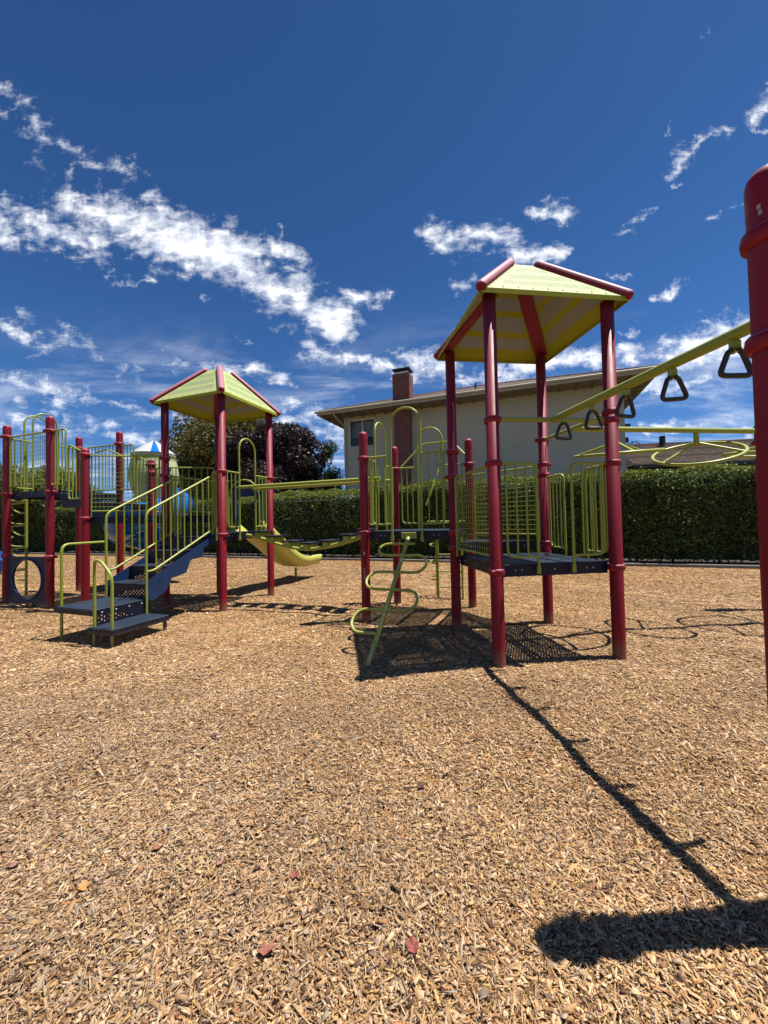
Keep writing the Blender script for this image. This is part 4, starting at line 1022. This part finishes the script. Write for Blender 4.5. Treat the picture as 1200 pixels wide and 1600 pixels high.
b = MB(); n_row = 13       # shingle courses as thin raised steps on the front slope and left hip
for k in range(n_row*2):
    yy = k*ry/(n_row*2); z = ZE+yy*SLP
    b.tube([(yy+.02, yy, z+.012), (LX-yy-.02, yy, z+.012)], .018, 4, caps=False); b.tube([(yy, yy+.02, z+.012), (yy, DY-yy-.02, z+.012)], .018, 4, caps=False)
b.build('shingle_course', SHING, rf)
b = MB(); b.tube([(0, 0, ZE+.03), (ry, ry, rzt+.03)], .05, 6); b.tube([(LX, 0, ZE+.03), (LX-ry, ry, rzt+.03)], .05, 6); b.tube([(ry, ry, rzt+.03), (LX-ry, ry, rzt+.03)], .05, 6); b.build('ridge_tiles', SHING, rf)
b = MB(); b.box((LX/2, -.012, ZE-.08), (LX+.05, .03, .20)); b.box((-.012, DY/2, ZE-.08), (.03, DY, .198)); b.box((LX+.012, DY/2, ZE-.08), (.03, DY, .198)); b.build('fascia', TRIM, hs)
b = MB(); b.tube([(-.1, -.075, ZE-.04), (LX+.1, -.075, ZE-.04)], .058, 10); b.build('gutter', TRIM, hs)
b = MB(); b.add([(0, 0, ZE-.155), (0, DY, ZE-.155), (LX, DY, ZE-.155), (LX, 0, ZE-.155)], [(0, 1, 2, 3)]); b.build('soffit', SOFFIT, hs)
for k in range(24): MB().box((.3+k*.615, OV/2, ZE-.2), (.045, OV-.06, .085)).build('rafter_tail', SOFFIT, hs)
for k in range(14): MB().box((LX-OV/2, 1.2+k*.615, ZE-.2), (OV-.06, .045, .085)).build('rafter_tail', SOFFIT, hs); MB().box((OV/2, 1.2+k*.615, ZE-.2), (OV-.06, .045, .085)).build('rafter_tail', SOFFIT, hs)
ch = MB(); ch.box((4.29, .84, 2.95), (.82, .36, 7.8-.05), bev=0); ch.box((4.29, 1.0, 7.7), (.86, .72, 1.75)); co = ch.build('chimney', BRICK, hs)
b = MB(); b.box((4.29, 1.0, 8.63), (.72, .58, .10)); b.build('chimney_flashing', WFRAME, co)
b = MB(); b.box((4.29, 1.0, 8.80), (.86, .74, .05)); b.box((4.29, 1.0, 8.73), (.6, .46, .12)); b.slab([(3.86, .63, 8.83), (4.72, .63, 8.83), (4.66, 1.0, 8.93), (3.92, 1.0, 8.93)], .02); b.slab([(4.72, 1.37, 8.83), (3.86, 1.37, 8.83), (3.92, 1.0, 8.93), (4.66, 1.0, 8.93)], .02); b.build('chimney_cap', METALD, co)
b = MB(); b.tube(fillet([(.95, -.06, ZE-.1), (.95, .0, ZE-.25), (1.12, .85, ZE-.7), (1.12, OV-.05, ZE-.9), (1.12, OV-.05, 0)], .1), .042, 10); b.build('downspout', TRIM, hs)
MB().tube([(7.7, 2.0, ZE+.7), (7.7, 2.0, ZE+1.05)], .045, 10).build('vent_pipe', METALD, hs)
MB().box((3.8, OV-.01, 3.4), (.03, .012, 6.7)).build('wall_trim', TRIM, hs)
b = MB(); b.box((LX-OV+.14, OV+.4, 5.15), (.26, .16, .12)); b.box((LX-OV+.1, OV+.4, 4.55), (.18, .14, .2)); b.build('wall_lamp', METALD, hs)

# neighbouring low house
nh = thing('house', 'low neighbouring house with brown shingle roof showing above the right hedge', 'house', (12.6, 19.0, 0), R(-8))
b = MB(); b.box((8, 4.3, 1.8), (15, 7, 3.7)); b.build('wall', STUCCO, nh)
b = MB(); b.add([(0, 0, 3.9), (17, 0, 3.9), (17, 4.4, 5.75), (0.9, 4.4, 5.75)], [(0, 1, 2, 3)]); b.add([(17, 8.8, 3.9), (0, 8.8, 3.9), (.9, 4.4, 5.75), (17, 4.4, 5.75)], [(0, 1, 2, 3)]); b.add([(0, 0, 3.9), (.9, 4.4, 5.75), (0, 8.8, 3.9)], [(0, 1, 2)])
r2 = b.build('roof', SHING, nh)
b = MB()
for k in range(1, 26):
    f = k/26; b.tube([(f*.9, f*4.4, 3.915+f*1.85), (17, f*4.4, 3.915+f*1.85)], .018, 4, caps=False)
b.build('shingle_course', SHING, r2)
b = MB(); b.box((8.5, -.02, 3.85), (17.1, .04, .16)); b.build('fascia', METALD, nh)
b = MB(); b.lathe((3.2, 3.5, 5.2), [(.24, 0), (.16, .22), (.15, .75), (.17, .76), (.001, .8)], 14); b.build('roof_vent', METALD, r2)
